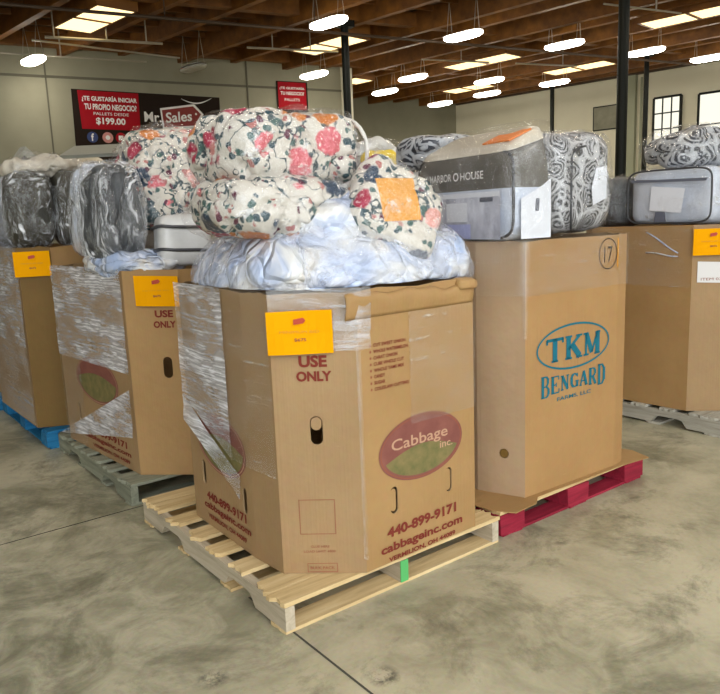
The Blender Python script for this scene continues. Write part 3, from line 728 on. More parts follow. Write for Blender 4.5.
# ------------------------------------------------------------------ octagonal bulk boxes
def gaylord(name, label, pts, ztop, mats, slots=(), th=.006, seed=0.0, wave=.006):
    root = pts[0]; t_ = thing(name, label, 'box', W(root[0], root[1], DECK + .001), YAW)
    L = len(pts); h = ztop - DECK
    loc = [Vector((p_[0] - root[0], p_[1] - root[1], 0)) for p_ in pts]
    ctr = sum(loc, Vector()) / L
    inner = []
    for i in range(L):
        p_, c_, n_ = loc[i - 1], loc[i], loc[(i + 1) % L]
        n1_ = Vector((-(c_ - p_).y, (c_ - p_).x, 0)).normalized(); n2_ = Vector((-(n_ - c_).y, (n_ - c_).x, 0)).normalized()
        if n1_.dot(ctr - c_) < 0: n1_ = -n1_
        if n2_.dot(ctr - c_) < 0: n2_ = -n2_
        m_ = (n1_ + n2_).normalized(); inner.append(c_ + m_ * th / max(.4, m_.dot(n1_)))
    bm = bmesh.new(); rows = {}
    SUB = 6
    def ringpts(src):
        out = []
        for i in range(L):
            for s_ in range(SUB): out.append((src[i].lerp(src[(i + 1) % L], s_ / SUB), i))
        return out
    ro, ri = ringpts(loc), ringpts(inner)
    def tz(i): return h + wave * noise.noise(Vector((i * .55 + seed, seed, 0))) * 2
    OB = [bm.verts.new(p_) for p_, _ in ro]; OT = [bm.verts.new(p_ + Vector((0, 0, tz(i)))) for i, (p_, _) in enumerate(ro)]
    IT = [bm.verts.new(p_ + Vector((0, 0, tz(i)))) for i, (p_, _) in enumerate(ri)]; IB = [bm.verts.new(p_ + Vector((0, 0, th))) for p_, _ in ri]
    n = len(ro)
    for i in range(n):
        j = (i + 1) % n; face_i = ro[i][1]
        f = bm.faces.new((OB[i], OB[j], OT[j], OT[i])); f.material_index = min(face_i, len(mats) - 1) if face_i < len(mats) else 0
        f = bm.faces.new((OT[i], OT[j], IT[j], IT[i])); f.material_index = len(mats)
        f = bm.faces.new((IT[i], IT[j], IB[j], IB[i])); f.material_index = 0
    bm.faces.new(OB[::-1]); bm.faces.new(IB)
    body = link('box_body', bm, None, t_, mats=[M[m_] for m_ in mats] + [M['flute']])
    faces = [Face(pts[i], pts[(i + 1) % L], root) for i in range(L)]
    if slots:
        cb = bmesh.new()
        for (fi, s_, z, w_, hh) in slots:
            f_ = faces[fi]; poly = capsule(s_, z, w_, hh); A = [cb.verts.new(f_.at(x, y, .03)) for x, y in poly]; B = [cb.verts.new(f_.at(x, y, -.04)) for x, y in poly]
            m_ = len(A); cb.faces.new(A); cb.faces.new(B[::-1])
            for i in range(m_): cb.faces.new((A[i], B[i], B[(i + 1) % m_], A[(i + 1) % m_]))
        cut = link('cut', cb, M['flute'])
        body.parent = None
        md = body.modifiers.new('b', 'BOOLEAN'); md.operation = 'DIFFERENCE'; md.object = cut; md.solver = 'EXACT'
        bpy.context.view_layer.update()
        me = bpy.data.meshes.new_from_object(body.evaluated_get(bpy.context.evaluated_depsgraph_get()))
        body.modifiers.clear(); body.data = me; bpy.data.objects.remove(cut); body.parent = t_
    return t_, faces
def price_sheet(t_, f_, s0, z0, w_, h_, tilt=0.0, lines=True):
    bm = bmesh.new(); n = 8; V = []
    for i in range(n + 1):
        for j in range(3):
            x = i / n; y = j / 2
            V.append(bm.verts.new(f_.at(s0 + w_ * x, z0 + h_ * y + tilt * x, .024 + .004 * math.sin(x * 5 + y * 2))))
    for i in range(n):
        for j in range(2): bm.faces.new((V[i * 3 + j], V[(i + 1) * 3 + j], V[(i + 1) * 3 + j + 1], V[i * 3 + j + 1]))
    sh = link_flat('price_sheet', bm, M['sign_orange'], t_, f_); sh['label'] = 'bright orange yellow paper sheet'
    cx = s0 + w_ / 2
    decal_poly('sheet_logo', f_, [(cx - .018, z0 + h_ * .70), (cx + .014, z0 + h_ * .73), (cx + .022, z0 + h_ * .80), (cx + .014, z0 + h_ * .86), (cx - .018, z0 + h_ * .82)], M['ink_logo'], sh, .0305)
    text('sheet_text', 'MINIMUM BID', f_, s0 + w_ * .2, z0 + h_ * .50 + tilt * .3, s0 + w_ * .8, z0 + h_ * .55 + tilt * .7, M['ink_orange'], sh, 0, .0305)
    text('sheet_text', '$675', f_, s0 + w_ * .42, z0 + h_ * .30 + tilt * .5, s0 + w_ * .60, z0 + h_ * .38 + tilt * .5, M['ink_red_faint'], sh, .02, .0305)
def cabbage_logo(t_, f_, cx, cz, rx, ry, txt=True):
    L_ = decal_poly('oval_logo', f_, ell(cx, cz, rx, ry), M['oval_red'], t_, .0022)
    a0, a1 = (PI * 1.10, PI * 1.90) if txt else (PI * 1.0, PI * 2.0)
    lower = ell(cx, cz, rx * .9, ry * .86, 24, a0, a1); zr = lower[-1][1]; xr, xl = lower[-1][0], lower[0][0]
    top = [(xr + (xl - xr) * k_ / 12, zr + ry * (.34 if txt else .30) * math.sin(PI * k_ / 12)) for k_ in range(1, 12)]
    decal_poly('field', f_, lower + top, M['oval_green'], L_, .0030)
    bm = bmesh.new(); ring(bm, f_, cx, cz, rx * .965, ry * .955, .0035, .0032); link_flat('oval_rim', bm, M['oval_text'] if not txt else M['ink_red_faint'], L_, f_)
    if txt:
        text('logo_text', 'Cabbage', f_, cx - rx * .72, cz - ry * .02, cx + rx * .62, cz + ry * .42, M['oval_text'], L_, .01, .0036, slope=0)
        text('logo_text', 'inc.', f_, cx + rx * .42, cz - ry * .26, cx + rx * .74, cz - ry * .04, M['oval_text'], L_, .01, .0036)

# --- front box
pts1 = [(.105, .872), (.095, .34), (.108, .177), (.329, -.012), (.885, .004), (1.06, .18), (1.06, .9), (.88, 1.07), (.28, 1.07)]
t1, F1 = gaylord('bulk_box', 'front octagonal cardboard box with orange sheet and maroon oval cabbage print', pts1, 1.09,
    ['card_pale', 'card_pale', 'card_pale', 'card_front', 'card_front', 'card_front', 'card_pale', 'card_pale', 'card_pale'],
    slots=[(2, .140, .627, .042, .10), (3, .137, .338, .034, .10), (3, .413, .342, .030, .095), (0, .25, .70, .03, .095), (0, .114, .335, .03, .10), (0, .463, .314, .032, .10)], seed=2)
A1, E1, B1, C1 = F1[0], F1[1], F1[2], F1[3]
cabbage_logo(t1, C1, .278, .508, .208, .121)
text('phone_print', '440-899-9171', C1, .097, .205, .447, .245, M['ink_red'], t1, .04)
text('web_print', 'cabbageinc.com', C1, .066, .142, .480, .185, M['ink_red'], t1, .03)
text('city_print', 'VERMILION, OH 44089', C1, .10, .112, .44, .133, M['ink_red'], t1, .03)
lst = ['CUT SWEET ONION', 'WHOLE WATERMELON', 'CARAT ONION', 'CUBE WHOLE CUT', 'WHOLE YAMS MIX', 'CANDY', 'SUGAR', 'COLESLAW CUTTING']
for i, s_ in enumerate(lst):
    z = .905 - i * .0215; text('list_print', s_, C1, .062, z - .006, .062 + len(s_) * .0098, z + .006, M['ink_red'], t1, .02)
    decal_poly('tick_box', C1, [(.046, z - .004), (.053, z - .004), (.053, z + .004), (.046, z + .004)], M['ink_red_faint'], t1)
for (s_, z) in ((.137, .338), (.413, .342)):       # punched slots whose cardboard tab is still in place
    bm = bmesh.new(); prism(bm, capsule(s_ - .002, z, .024, .084), -.012, -.004, lambda p_, q_, y: C1.at(p_, q_, y)); link('slot_tab', bm, M['card_front'], t1)
bm = bmesh.new(); prism(bm, capsule(.140, .652, .036, .045), -.006, .004, lambda p_, q_, y: B1.at(p_, q_, y)); link('slot_tab', bm, M['card_pale'], t1)
text('use_print', 'USE', B1, .092, .845, .186, .885, M['ink_red'], t1, .04)
text('only_print', 'ONLY', B1, .082, .797, .200, .832, M['ink_red'], t1, .04)
bm = bmesh.new()
for (x0, z0, x1_, z1_) in ((.066, .257, .19, .259), (.066, .381, .19, .383), (.066, .257, .068, .383), (.188, .257, .19, .383)):
    bm.faces.new([bm.verts.new(B1.at(x, z, .002)) for x, z in ((x0, z0), (x1_, z0), (x1_, z1_), (x0, z1_))])
link_flat('square_print', bm, M['ink_red_faint'], t1, B1)
text('small_print', 'GLUE HERE', B1, .10, .208, .165, .216, M['ink_red_faint'], t1, 0)
text('small_print', 'LOAD LIMIT 1800', B1, .075, .190, .185, .198, M['ink_red_faint'], t1, 0)
text('small_print', 'BULK PACK', B1, .095, .128, .18, .138, M['ink_red_faint'], t1, .01)
bm = bmesh.new()
for (x0, z0, x1_, z1_) in ((.085, .117, .19, .119), (.085, .148, .19, .150), (.085, .117, .087, .150), (.188, .117, .19, .150)):
    bm.faces.new([bm.verts.new(B1.at(x, z, .002)) for x, z in ((x0, z0), (x1_, z0), (x1_, z1_), (x0, z1_))])
link_flat('stamp_frame', bm, M['ink_red_faint'], t1, B1)
cabbage_logo(t1, A1, .29, .487, .208, .120, txt=False)
text('phone_print', '440-899-9171', A1, .13, .225, .47, .262, M['ink_red'], t1, .04)
text('web_print', 'cabbageinc.com', A1, .10, .178, .50, .215, M['ink_red'], t1, .03)
text('city_print', 'VERMILION, OH 44089', A1, .13, .142, .46, .165, M['ink_red'], t1, .03)
price_sheet(t1, B1, -.004, .892, .216, .143, tilt=.003)
# creased folded cardboard at the top of the right panel
bm = bmesh.new(); n = 26; m_ = 6; V = []
for i in range(n + 1):
    s_ = -.05 + .60 * i / n
    for j in range(m_ + 1):
        q = j / m_; z = 1.0 + q * (.088 - .02 * (i / n) + .022 * noise.noise(Vector((s_ * 11, 3, 1))))
        o_ = .0015 + .012 * math.sin(q * PI * .75) + .010 * noise.noise(Vector((s_ * 14, z * 18, 2))) * q
        if q > .95: o_ -= .02
        V.append(bm.verts.new(C1.at(s_, z, max(o_, .003))))
for i in range(n):
    for j in range(m_): bm.faces.new((V[i * (m_ + 1) + j], V[(i + 1) * (m_ + 1) + j], V[(i + 1) * (m_ + 1) + j + 1], V[i * (m_ + 1) + j + 1]))
fo = link('folded_flap', bm, M['card_front'], t1, smooth=True); so = fo.modifiers.new('s', 'SOLIDIFY'); so.thickness = .003
fo['label'] = 'crumpled folded-over cardboard rim'
bm = blob_bm((.05, .035, .022), n=10, amp=.012, freq=20, seed=4); bmesh.ops.translate(bm, verts=bm.verts, vec=C1.at(.515, 1.072, .0)); link('torn_corner', bm, M['card_front'], t1, smooth=True)
film_patch('stretch_wrap', [(A1, -.02, .40)], lambda r: .60 - .45 * max(0, r - .1), 1.10, M['film_heavy'], t1, seed=1.3)
film_patch('stretch_wrap', [(A1, .38, A1.len), (E1, 0, E1.len)], lambda r: .46, 1.10, M['film_light'], t1, off=.004, seed=5.3)
film_patch('stretch_wrap', [(B1, 0, B1.len + .0), (C1, 0, .05)], lambda r: .985 - .08 * r, 1.105, M['film_mid'], t1, seed=2.1, off=.006, wob=.006)
film_patch('stretch_wrap', [(B1, .205, B1.len), (C1, 0, .045)], .90, 1.0, M['film_heavy'], t1, seed=4.4)
film_patch('stretch_wrap', [(C1, .22, .556)], .60, 1.0, M['film_light'], t1, off=.005, seed=8.2)
film_patch('stretch_wrap', [(B1, .284, B1.len), (C1, 0, .008)], .16, .90, M['film_light'], t1, off=.002, wob=.001, nz=30, seed=9.2)  # narrow pale strip stands in for the highlight down the box corner
film_patch('wrap_rope', [(A1, .0, .475)], lambda r: .535 - .43 * r, lambda r: .640 - .46 * r, M['film_sheet'], t1, seed=2.6, off=.014, wob=.008)

# --- second box of the left row
pts2 = [(.044, 2.457), (.114, 1.532), (.314, 1.345), (.92, 1.39), (1.08, 1.6), (1.03, 2.4), (.83, 2.6), (.20, 2.6)]
t2, F2 = gaylord('bulk_box', 'octagonal cardboard box second in the left row, film wrapped, on the greenish pallet', pts2, 1.12,
    ['card_pale', 'card_front', 'card_front', 'card_front', 'card_front', 'card_front', 'card_pale', 'card_pale'],
    slots=[(1, .187, .652, .045, .105), (0, .193, .31, .03, .10), (0, .468, .725, .03, .07)], seed=5)
A2, B2 = F2[0], F2[1]
cabbage_logo(t2, A2, .485, .525, .275, .125, txt=False)
text('phone_print', '440-899-9171', A2, .30, .215, .80, .252, M['ink_red'], t2, .04)
text('web_print', 'cabbageinc.com', A2, .25, .170, .84, .205, M['ink_red'], t2, .03)
text('city_print', 'VERMILION, OH 44089', A2, .35, .135, .82, .158, M['ink_red'], t2, .03)
text('use_print', 'USE', B2, .145, .895, .235, .93, M['ink_red'], t2, .04)
text('only_print', 'ONLY', B2, .135, .845, .245, .878, M['ink_red'], t2, .04)
price_sheet(t2, B2, .066, .955, .213, .143, tilt=-.008)
film_patch('stretch_wrap', [(A2, .0, A2.len - .01)], .62, 1.13, M['film_heavy'], t2, seed=3.7)
film_patch('stretch_wrap', [(A2, .0, .30)], .12, .62, M['film_light'], t2, seed=3.9)
film_patch('wrap_tail', [(A2, -.10, A2.len - .005)], lambda r: .13 + .19 * r * .9, lambda r: .135 + .40 * r, M['film_sheet'], t2, seed=6.6, off=.012, wob=.006)

# --- third box of the left row
pts3 = [(-.055, 3.78), (-.046, 2.838), (.125, 2.759), (.82, 2.78), (1.0, 2.95), (1.0, 3.65), (.83, 3.85), (.1, 3.88)]
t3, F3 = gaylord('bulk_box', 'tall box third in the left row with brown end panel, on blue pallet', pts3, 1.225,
    ['card_pale', 'card_brown_shaded', 'card_front', 'card_front', 'card_front', 'card_front', 'card_front', 'card_front'], seed=9)
price_sheet(t3, F3[1], -.02, 1.052, .205, .150)
film_patch('stretch_wrap', [(F3[0], .0, F3[0].len)], .62, 1.235, M['film_heavy'], t3, seed=7.7)
film_patch('stretch_wrap', [(F3[0], .0, F3[0].len)], .13, .62, M['film_mid'], t3, seed=2.2)
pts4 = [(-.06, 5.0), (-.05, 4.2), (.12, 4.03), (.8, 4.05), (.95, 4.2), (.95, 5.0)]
t4, F4 = gaylord('bulk_box', 'brown box furthest back in the left row, cut by the left edge', pts4, 1.2, ['card_brown_shaded', 'card_front'] + ['card_front'] * 4, seed=10)

# --- TKM box
ptsT = [(1.165, .95), (1.172, .259), (1.25, .058), (1.868, .033), (1.947, .045), (2.04, .2), (2.04, .95), (1.92, 1.1), (1.3, 1.1)]
tT, FT = gaylord('bulk_box', 'tall cardboard box with teal oval print and circled number, on red pallet', ptsT, 1.205,
    ['card_light', 'card_light', 'card_gold', 'card_gold', 'card_gold', 'card_gold', 'card_gold', 'card_gold', 'card_gold'], slots=[(1, .122, .297, .042, .044)], seed=14, wave=.004)
BT, CT = FT[1], FT[2]
bm = bmesh.new(); prism(bm, capsule(.122, .297, .036, .038), -.008, .001, lambda p_, q_, y: BT.at(p_, q_, y)); link('vent_plug', bm, M['card_brown_shaded'], tT)
bm = bmesh.new(); ring(bm, CT, .312, .736, .246, .102, .009, .0025); link_flat('oval_print', bm, M['ink_teal'], tT, CT)
def stroke(bm, f_, p_, q_, w_, off=.0025):
    d = Vector((q_[0] - p_[0], q_[1] - p_[1])); n_ = Vector((-d.y, d.x)).normalized() * w_ / 2
    bm.faces.new([bm.verts.new(f_.at(x, z, off)) for x, z in ((p_[0] - n_.x, p_[1] - n_.y), (q_[0] - n_.x, q_[1] - n_.y), (q_[0] + n_.x, q_[1] + n_.y), (p_[0] + n_.x, p_[1] + n_.y))])
SER = {  # unit-box strokes: (x0,y0,x1,y1,thick)
 'T': [(.5, 0, .5, 1, 1), (.04, .95, .96, .95, .45), (.32, .03, .68, .03, .3), (.07, .78, .07, .98, .4), (.93, .78, .93, .98, .4)],
 'K': [(.2, 0, .2, 1, 1), (.2, .42, .82, .96, .5), (.42, .58, .86, .04, 1), (.02, .03, .4, .03, .3), (.02, .97, .4, .97, .3), (.64, .03, 1, .03, .3), (.62, .97, .98, .97, .3)],
 'M': [(.16, 0, .16, 1, .45), (.84, 0, .84, 1, 1), (.18, .98, .5, .1, .9), (.5, .1, .84, .98, .45), (.02, .03, .32, .03, .3), (.66, .03, 1, .03, .3), (.0, .97, .24, .97, .3), (.78, .97, 1, .97, .3)],
 'B': [(.22, 0, .22, 1, 1), (.04, .97, .6, .97, .35), (.2, .52, .62, .52, .35), (.04, .03, .64, .03, .35), (.6, .97, .78, .86, .6), (.78, .88, .78, .64, .8), (.78, .64, .6, .52, .6), (.62, .52, .84, .4, .6), (.84, .42, .84, .14, .85), (.84, .14, .62, .03, .6)],
 'E': [(.22, 0, .22, 1, 1), (.04, .97, .88, .97, .35), (.2, .5, .62, .5, .35), (.04, .03, .92, .03, .35), (.88, .76, .88, .97, .35), (.92, .03, .92, .26, .35), (.62, .38, .62, .62, .35)],
 'N': [(.2, 0, .2, 1, .45), (.82, 0, .82, 1, .45), (.2, .98, .82, .04, .95), (.04, .03, .36, .03, .3), (.66, .97, .98, .97, .3), (0, .97, .22, .97, .3)],
 'G': [(.84, .8, .62, .97, .5), (.62, .97, .38, .96, .4), (.38, .96, .18, .76, .8), (.18, .78, .18, .24, 1), (.18, .26, .38, .04, .8), (.38, .04, .64, .03, .4), (.64, .03, .84, .14, .5), (.84, .0, .84, .42, .8), (.6, .43, 1, .43, .3), (.86, .72, .86, .98, .35)],
 'A': [(.12, 0, .5, 1, .5), (.5, 1, .86, 0, 1), (.26, .32, .74, .32, .35), (0, .03, .3, .03, .3), (.66, .03, 1, .03, .3)],
 'R': [(.22, 0, .22, 1, 1), (.04, .97, .6, .97, .35), (.2, .5, .6, .5, .35), (.6, .97, .8, .85, .6), (.8, .86, .8, .62, .85), (.8, .62, .6, .5, .6), (.5, .5, .86, .03, .9), (.04, .03, .42, .03, .3), (.76, .03, 1, .03, .3)],
 'D': [(.22, 0, .22, 1, 1), (.04, .97, .56, .97, .35), (.04, .03, .56, .03, .35), (.56, .97, .8, .78, .7), (.82, .8, .82, .2, 1), (.8, .22, .56, .03, .7)]}
def serif(word, f_, x0, z0, x1_, z1_, th, mat, parent, name, arc=0.0, gaps=.14, grow=0.0):
    bm = bmesh.new(); n = len(word); cw = (x1_ - x0) / (n + gaps * (n - 1))
    for i, ch in enumerate(word):
        cx = x0 + i * cw * (1 + gaps)
        mid = (i + .5) / n
        for (a_, b_, c_, d_, w_) in SER[ch]:
            hh = (z1_ - z0); zz = z0 + arc * (2 * mid - 1) ** 2 
            hh2 = hh * (1 + grow * (2 * mid - 1) ** 2)
            stroke(bm, f_, (cx + a_ * cw, zz + b_ * hh2), (cx + c_ * cw, zz + d_ * hh2), th * w_)
    link_flat(name, bm, mat, parent, f_)
serif('TKM', CT, .125, .680, .492, .782, .030, M['ink_teal'], tT, 'brand_print', gaps=.05)
serif('BENGARD', CT, .095, .548, .535, .610, .017, M['ink_teal'], tT, 'brand_print', arc=-.025, gaps=.10, grow=.75)
text('farms_print', 'FARMS, LLC', CT, .20, .500, .43, .520, M['ink_teal'], tT, .01)
bm = bmesh.new(); ring(bm, CT, .537, 1.123, .066, .070, .005, .0025); link_flat('marker_circle', bm, M['ink_dark'], tT, CT)
text('marker_number', '17', CT, .508, 1.085, .566, 1.155, M['ink_dark'], tT, -.005)
price = bmesh.new(); stroke(price, CT, (.606, 1.19), (.606, 1.06), .006, .004); link_flat('yellow_tape', price, M['sign_orange'], tT, CT)
film_patch('stretch_wrap', [(FT[0], .1, FT[0].len), (FT[1], 0, FT[1].len), (FT[2], 0, FT[2].len), (FT[3], 0, FT[3].len)], .98, 1.21, M['film_light'], tT, seed=4.9, off=.006)
film_patch('stretch_wrap', [(FT[1], .205, FT[1].len), (FT[2], 0, .010)], .80, 1.2, M['film_light'], tT, off=.003, wob=.001, nz=30, seed=3.3)  # whitish corner highlight, put in as a thin strip of film
# cardboard slip sheet on the red pallet
bm = bmesh.new(); rng = random.Random(4)
poly = [(1.02, .30), (1.045, .06), (1.10, -.02), (1.24, -.012), (1.30, .03), (1.9, .01), (2.09, -.015), (2.13, .10), (2.08, .25), (2.08, 1.15), (1.05, 1.15)]
cc_ = W(1.165, .95, DECK)
prism(bm, [(p_[0] - 1.055, p_[1] - .02) for p_ in poly], DECK + .0008, DECK + .0045, lambda p_, q_, y: Vector((p_, q_, y)))
o = link('slip_sheet', bm, M['card_front']); o.location = W(1.055, .02, -.004); o.rotation_euler = (0, 0, YAW); tag(o, 'flat cardboard slip sheet sticking out between red pallet and its box', 'cardboard sheet')
o.location = W(1.055, .02, -.0036)

# --- right box
ptsR = [(2.98, .95), (2.994, .287), (3.2, .085), (3.75, .09), (3.93, .3), (3.93, .95), (3.75, 1.15), (3.2, 1.15)]
tR, FR = gaylord('bulk_box', 'plain brown octagonal box at the right edge with orange sheet and white label', ptsR, 1.207,
    ['card_front', 'card_pale', 'card_front', 'card_front', 'card_front', 'card_front', 'card_front', 'card_front'], seed=21)
price_sheet(tR, FR[1], -.006, 1.036, .215, .150)
bm = bmesh.new(); bm.faces.new([bm.verts.new(FR[1].at(x, z, .004)) for x, z in ((.03, .88), (.25, .87), (.25, .99), (.03, 1.0))]); link_flat('paper_label', bm, M['white_label'], tR, FR[1])
text('label_text', 'ITEM 0384', FR[1], .05, .89, .2, .905, M['ink_red_faint'], tR, 0, .006)
film_patch('stretch_wrap', [(FR[0], .0, FR[0].len)], .85, 1.2, M['film_light'], tR, seed=1.9)
for zz, sl in ((1.17, -.12), (1.05, -.02)):
    bm = bmesh.new(); tube(bm, [FR[0].at(.38 + .2 * q / 6, zz + sl * q / 6 + .004 * math.sin(q), .008) for q in range(7)], .004, 6); link('wrap_rope', bm, M['lilac_poly'], tR, smooth=True)
# --- hidden box behind the TKM box
ptsH = [(1.25, 2.4), (1.25, 1.65), (1.4, 1.5), (1.95, 1.5), (2.1, 1.65), (2.1, 2.4), (1.95, 2.55), (1.4, 2.55)]
tH, FH = gaylord('bulk_box', 'cardboard box behind the teal printed box, mostly hidden', ptsH, 1.2, ['card_front'] * 8, seed=31)

# ------------------------------------------------------------------ bagged goods
def bundle(name, label, cat, a, b, z, rotz, parts, group=None):
    """parts: list of (name, matkey, blob kwargs)"""
    t_ = thing(name, label, cat, W(a, b, z), YAW + rotz, group)
    for (nm, mk, kw) in parts:
        kw = dict(kw); sh = kw.pop('shift', None); lb = kw.pop('label', None); rr = kw.pop('tilt', None)
        bm = blob_bm(**kw)
        if rr: bmesh.ops.rotate(bm, verts=bm.verts, cent=(0, 0, 0), matrix=rr)
        if sh: bmesh.ops.translate(bm, verts=bm.verts, vec=Vector(sh))
        o = link(nm, bm, M[mk], t_, smooth=True)
        if lb: o['label'] = lb
    return t_
def Rm(x=0, y=0, z=0): return Matrix.Rotation(z, 3, 'Z') @ Matrix.Rotation(y, 3, 'Y') @ Matrix.Rotation(x, 3, 'X')

# front box contents
h_ = (.292, .22, .140)
top = bundle('comforter_bundle', 'big rolled floral comforter in clear plastic on top of the front box', 'comforter', .365, .50, 1.575, 0,
    [('comforter', 'floral', dict(half=h_, p=(6, 3, 2.8), n=34, amp=.03, freq=6, seed=1, crease=.030, cfreq=6.5, tilt=Rm(0, -.03))),
     ('plastic_bag', 'bag_clear', dict(half=h_, p=(6, 3, 2.8), n=30, amp=.035, freq=6, seed=4, off=.014, crease=.01, cfreq=9, tilt=Rm(0, -.03)))])
bm = bmesh.new(); tube(bm, [(.268, .214 * math.copysign(abs(math.cos(a_)) ** .8, math.cos(a_)), .137 * math.sin(a_) - .008) for a_ in [2 * PI * k_ / 28 for k_ in range(28)]], .008, 6, closed=True); link('piping', bm, M['piping_white'], top, smooth=True)
h_ = (.27, .24, .115)
bundle('comforter_bundle', 'flatter floral comforter with dark flowers squeezed under the big roll', 'comforter', .285, .42, 1.375, .0,
    [('comforter', 'floral_b', dict(half=h_, p=(3, 3, 3), n=30, amp=.035, freq=6, seed=21, crease=.030, cfreq=6.5)),
     ('plastic_bag', 'bag_clear', dict(half=h_, p=(3, 3, 3), n=26, amp=.05, freq=7, seed=24, off=.014))])
bundle('poly_bag', 'large crumpled bluish white plastic bag spilling over the rim of the front box', 'bag', .55, .50, 1.16, .0,
    [('upper_fold', 'lilac_poly', dict(half=(.25, .17, .15), p=(2.2, 2.2, 2.2), n=24, amp=.03, freq=5, seed=38, crease=.02, cfreq=5, shift=(-.05, -.20, .12))),
     ('bag', 'lilac_poly', dict(half=(.45, .47, .215), p=(2.8, 2.8, 2.1), n=40, amp=.035, freq=3.5, seed=33, crease=.022, cfreq=3.5, flat=-.06, taper=-.16)),
     ('outer_film', 'bag_milky', dict(half=(.455, .475, .22), p=(2.8, 2.8, 2.1), n=36, amp=.045, freq=4, seed=35, crease=.015, cfreq=6, flat=-.055, off=.008, taper=-.16))])
bundle('throw_pillow', 'floral square pillow with orange patch leaning at the right of the front box', 'pillow', .66, .18, 1.345, -.25,
    [('pillow', 'floral_orange', dict(half=(.185, .08, .175), p=(6, 2.4, 6), n=26, amp=.02, freq=7, seed=41, crease=.012, cfreq=6, tilt=Rm(-.5, .55, 0))),
     ('plastic_bag', 'bag_clear', dict(half=(.185, .08, .175), p=(6, 2.4, 6), n=24, amp=.03, freq=8, seed=43, off=.014, tilt=Rm(-.5, .55, 0)))])
# film drape from the pillow down to the right corner of the front box
bundle('poly_bag', 'clear bag sagging below the floral pillow to the right rim of the front box', 'bag', .86, .27, 1.14, -.1,
    [('bag', 'bag_milky', dict(half=(.17, .25, .15), p=(2.4, 2.4, 2.2), n=24, amp=.05, freq=6, seed=46, crease=.02, flat=-.05)),
     ('inner_sheet', 'lilac_poly', dict(half=(.145, .22, .125), p=(2.4, 2.4, 2.2), n=20, amp=.04, freq=6, seed=47, flat=-.05))])

# second box contents
h_ = (.25, .25, .27)
bundle('comforter_bundle', 'upright floral comforter bag on the second box, behind the big roll', 'comforter', .53, 1.88, 1.56, .1,
    [('comforter', 'floral_c', dict(half=h_, p=(3, 3, 2.8), n=34, amp=.06, freq=5, seed=51, crease=.03, cfreq=4)),
     ('plastic_bag', 'bag_clear', dict(half=h_, p=(3, 3, 2.8), n=28, amp=.07, freq=6, seed=53, off=.016, crease=.01, cfreq=8))])
b_ = bundle('folded_blanket', 'pale grey folded blanket with dark bands below the upright floral bag', 'blanket', .44, 1.55, 1.25, -.25,
    [('blanket', 'white_pack', dict(half=(.13, .12, .125), p=(6, 5, 4), n=18, amp=.012, freq=7, seed=61))])
for zz in (.065, -.045):
    bm = bmesh.new(); tube(bm, [(.134 * math.copysign(abs(math.cos(a_)) ** .45, math.cos(a_)), .124 * math.copysign(abs(math.sin(a_)) ** .45, math.sin(a_)), zz + .008 * math.sin(a_ * 2)) for a_ in [2 * PI * k_ / 36 for k_ in range(36)]], .009, 6, closed=True); link('band', bm, M['piping'], b_, smooth=True)
h_ = (.125, .16, .235)
bundle('bagged_duvet', 'charcoal duvet in vertically creased clear plastic at left of the second box', 'duvet', .17, 1.76, 1.39, .1,
    [('duvet', 'charcoal', dict(half=h_, p=(2.8, 2.8, 4), n=28, amp=.04, freq=6, seed=71, crease=.03, cfreq=6, stretch=(1.4, 1.4, .5))),
     ('plastic_bag', 'bag_stretchy', dict(half=h_, p=(2.8, 2.8, 4), n=28, amp=.05, freq=7, seed=73, off=.02, stretch=(1.6, 1.6, .4), crease=.015, cfreq=10))])
bundle('poly_bag', 'milky plastic gathered over the left rim of the second box', 'bag', .27, 1.78, 1.14, .05,
    [('bag', 'lilac_poly', dict(half=(.21, .34, .07), p=(3, 3, 2.4), n=22, amp=.04, freq=7, seed=76, crease=.02, cfreq=6))])
bundle('bagged_duvet', 'white blue bag with teal sheen behind the charcoal duvet', 'duvet', .27, 2.24, 1.41, .0,
    [('duvet', 'pale_blue', dict(half=(.13, .16, .26), p=(3, 3, 4), n=22, amp=.04, freq=6, seed=81, crease=.03, stretch=(1.4, 1.4, .5))),
     ('plastic_bag', 'bag_stretchy', dict(half=(.13, .16, .26), p=(3, 3, 4), n=20, amp=.04, freq=6, seed=82, off=.016, stretch=(1.4, 1.4, .5)))])
bm = bmesh.new(); box(bm, (0, 0, 0), (.62, .50, .02), jit=.01, rng=random.Random(2)); o = link('cardboard_sheet', bm, M['grey_card']); o.location = W(.52, 2.46, 1.775); o.rotation_euler = (.20, -.03, YAW - .45)
tag(o, 'flat grey board lying on the bags below the banner', 'board')
bundle('bagged_duvet', 'beige bundle holding up the flat grey board', 'duvet', .66, 2.38, 1.42, .0,
    [('duvet', 'beige_fabric', dict(half=(.26, .2, .30), p=(3, 3, 4), n=18, amp=.03, freq=6, seed=85, crease=.02))])

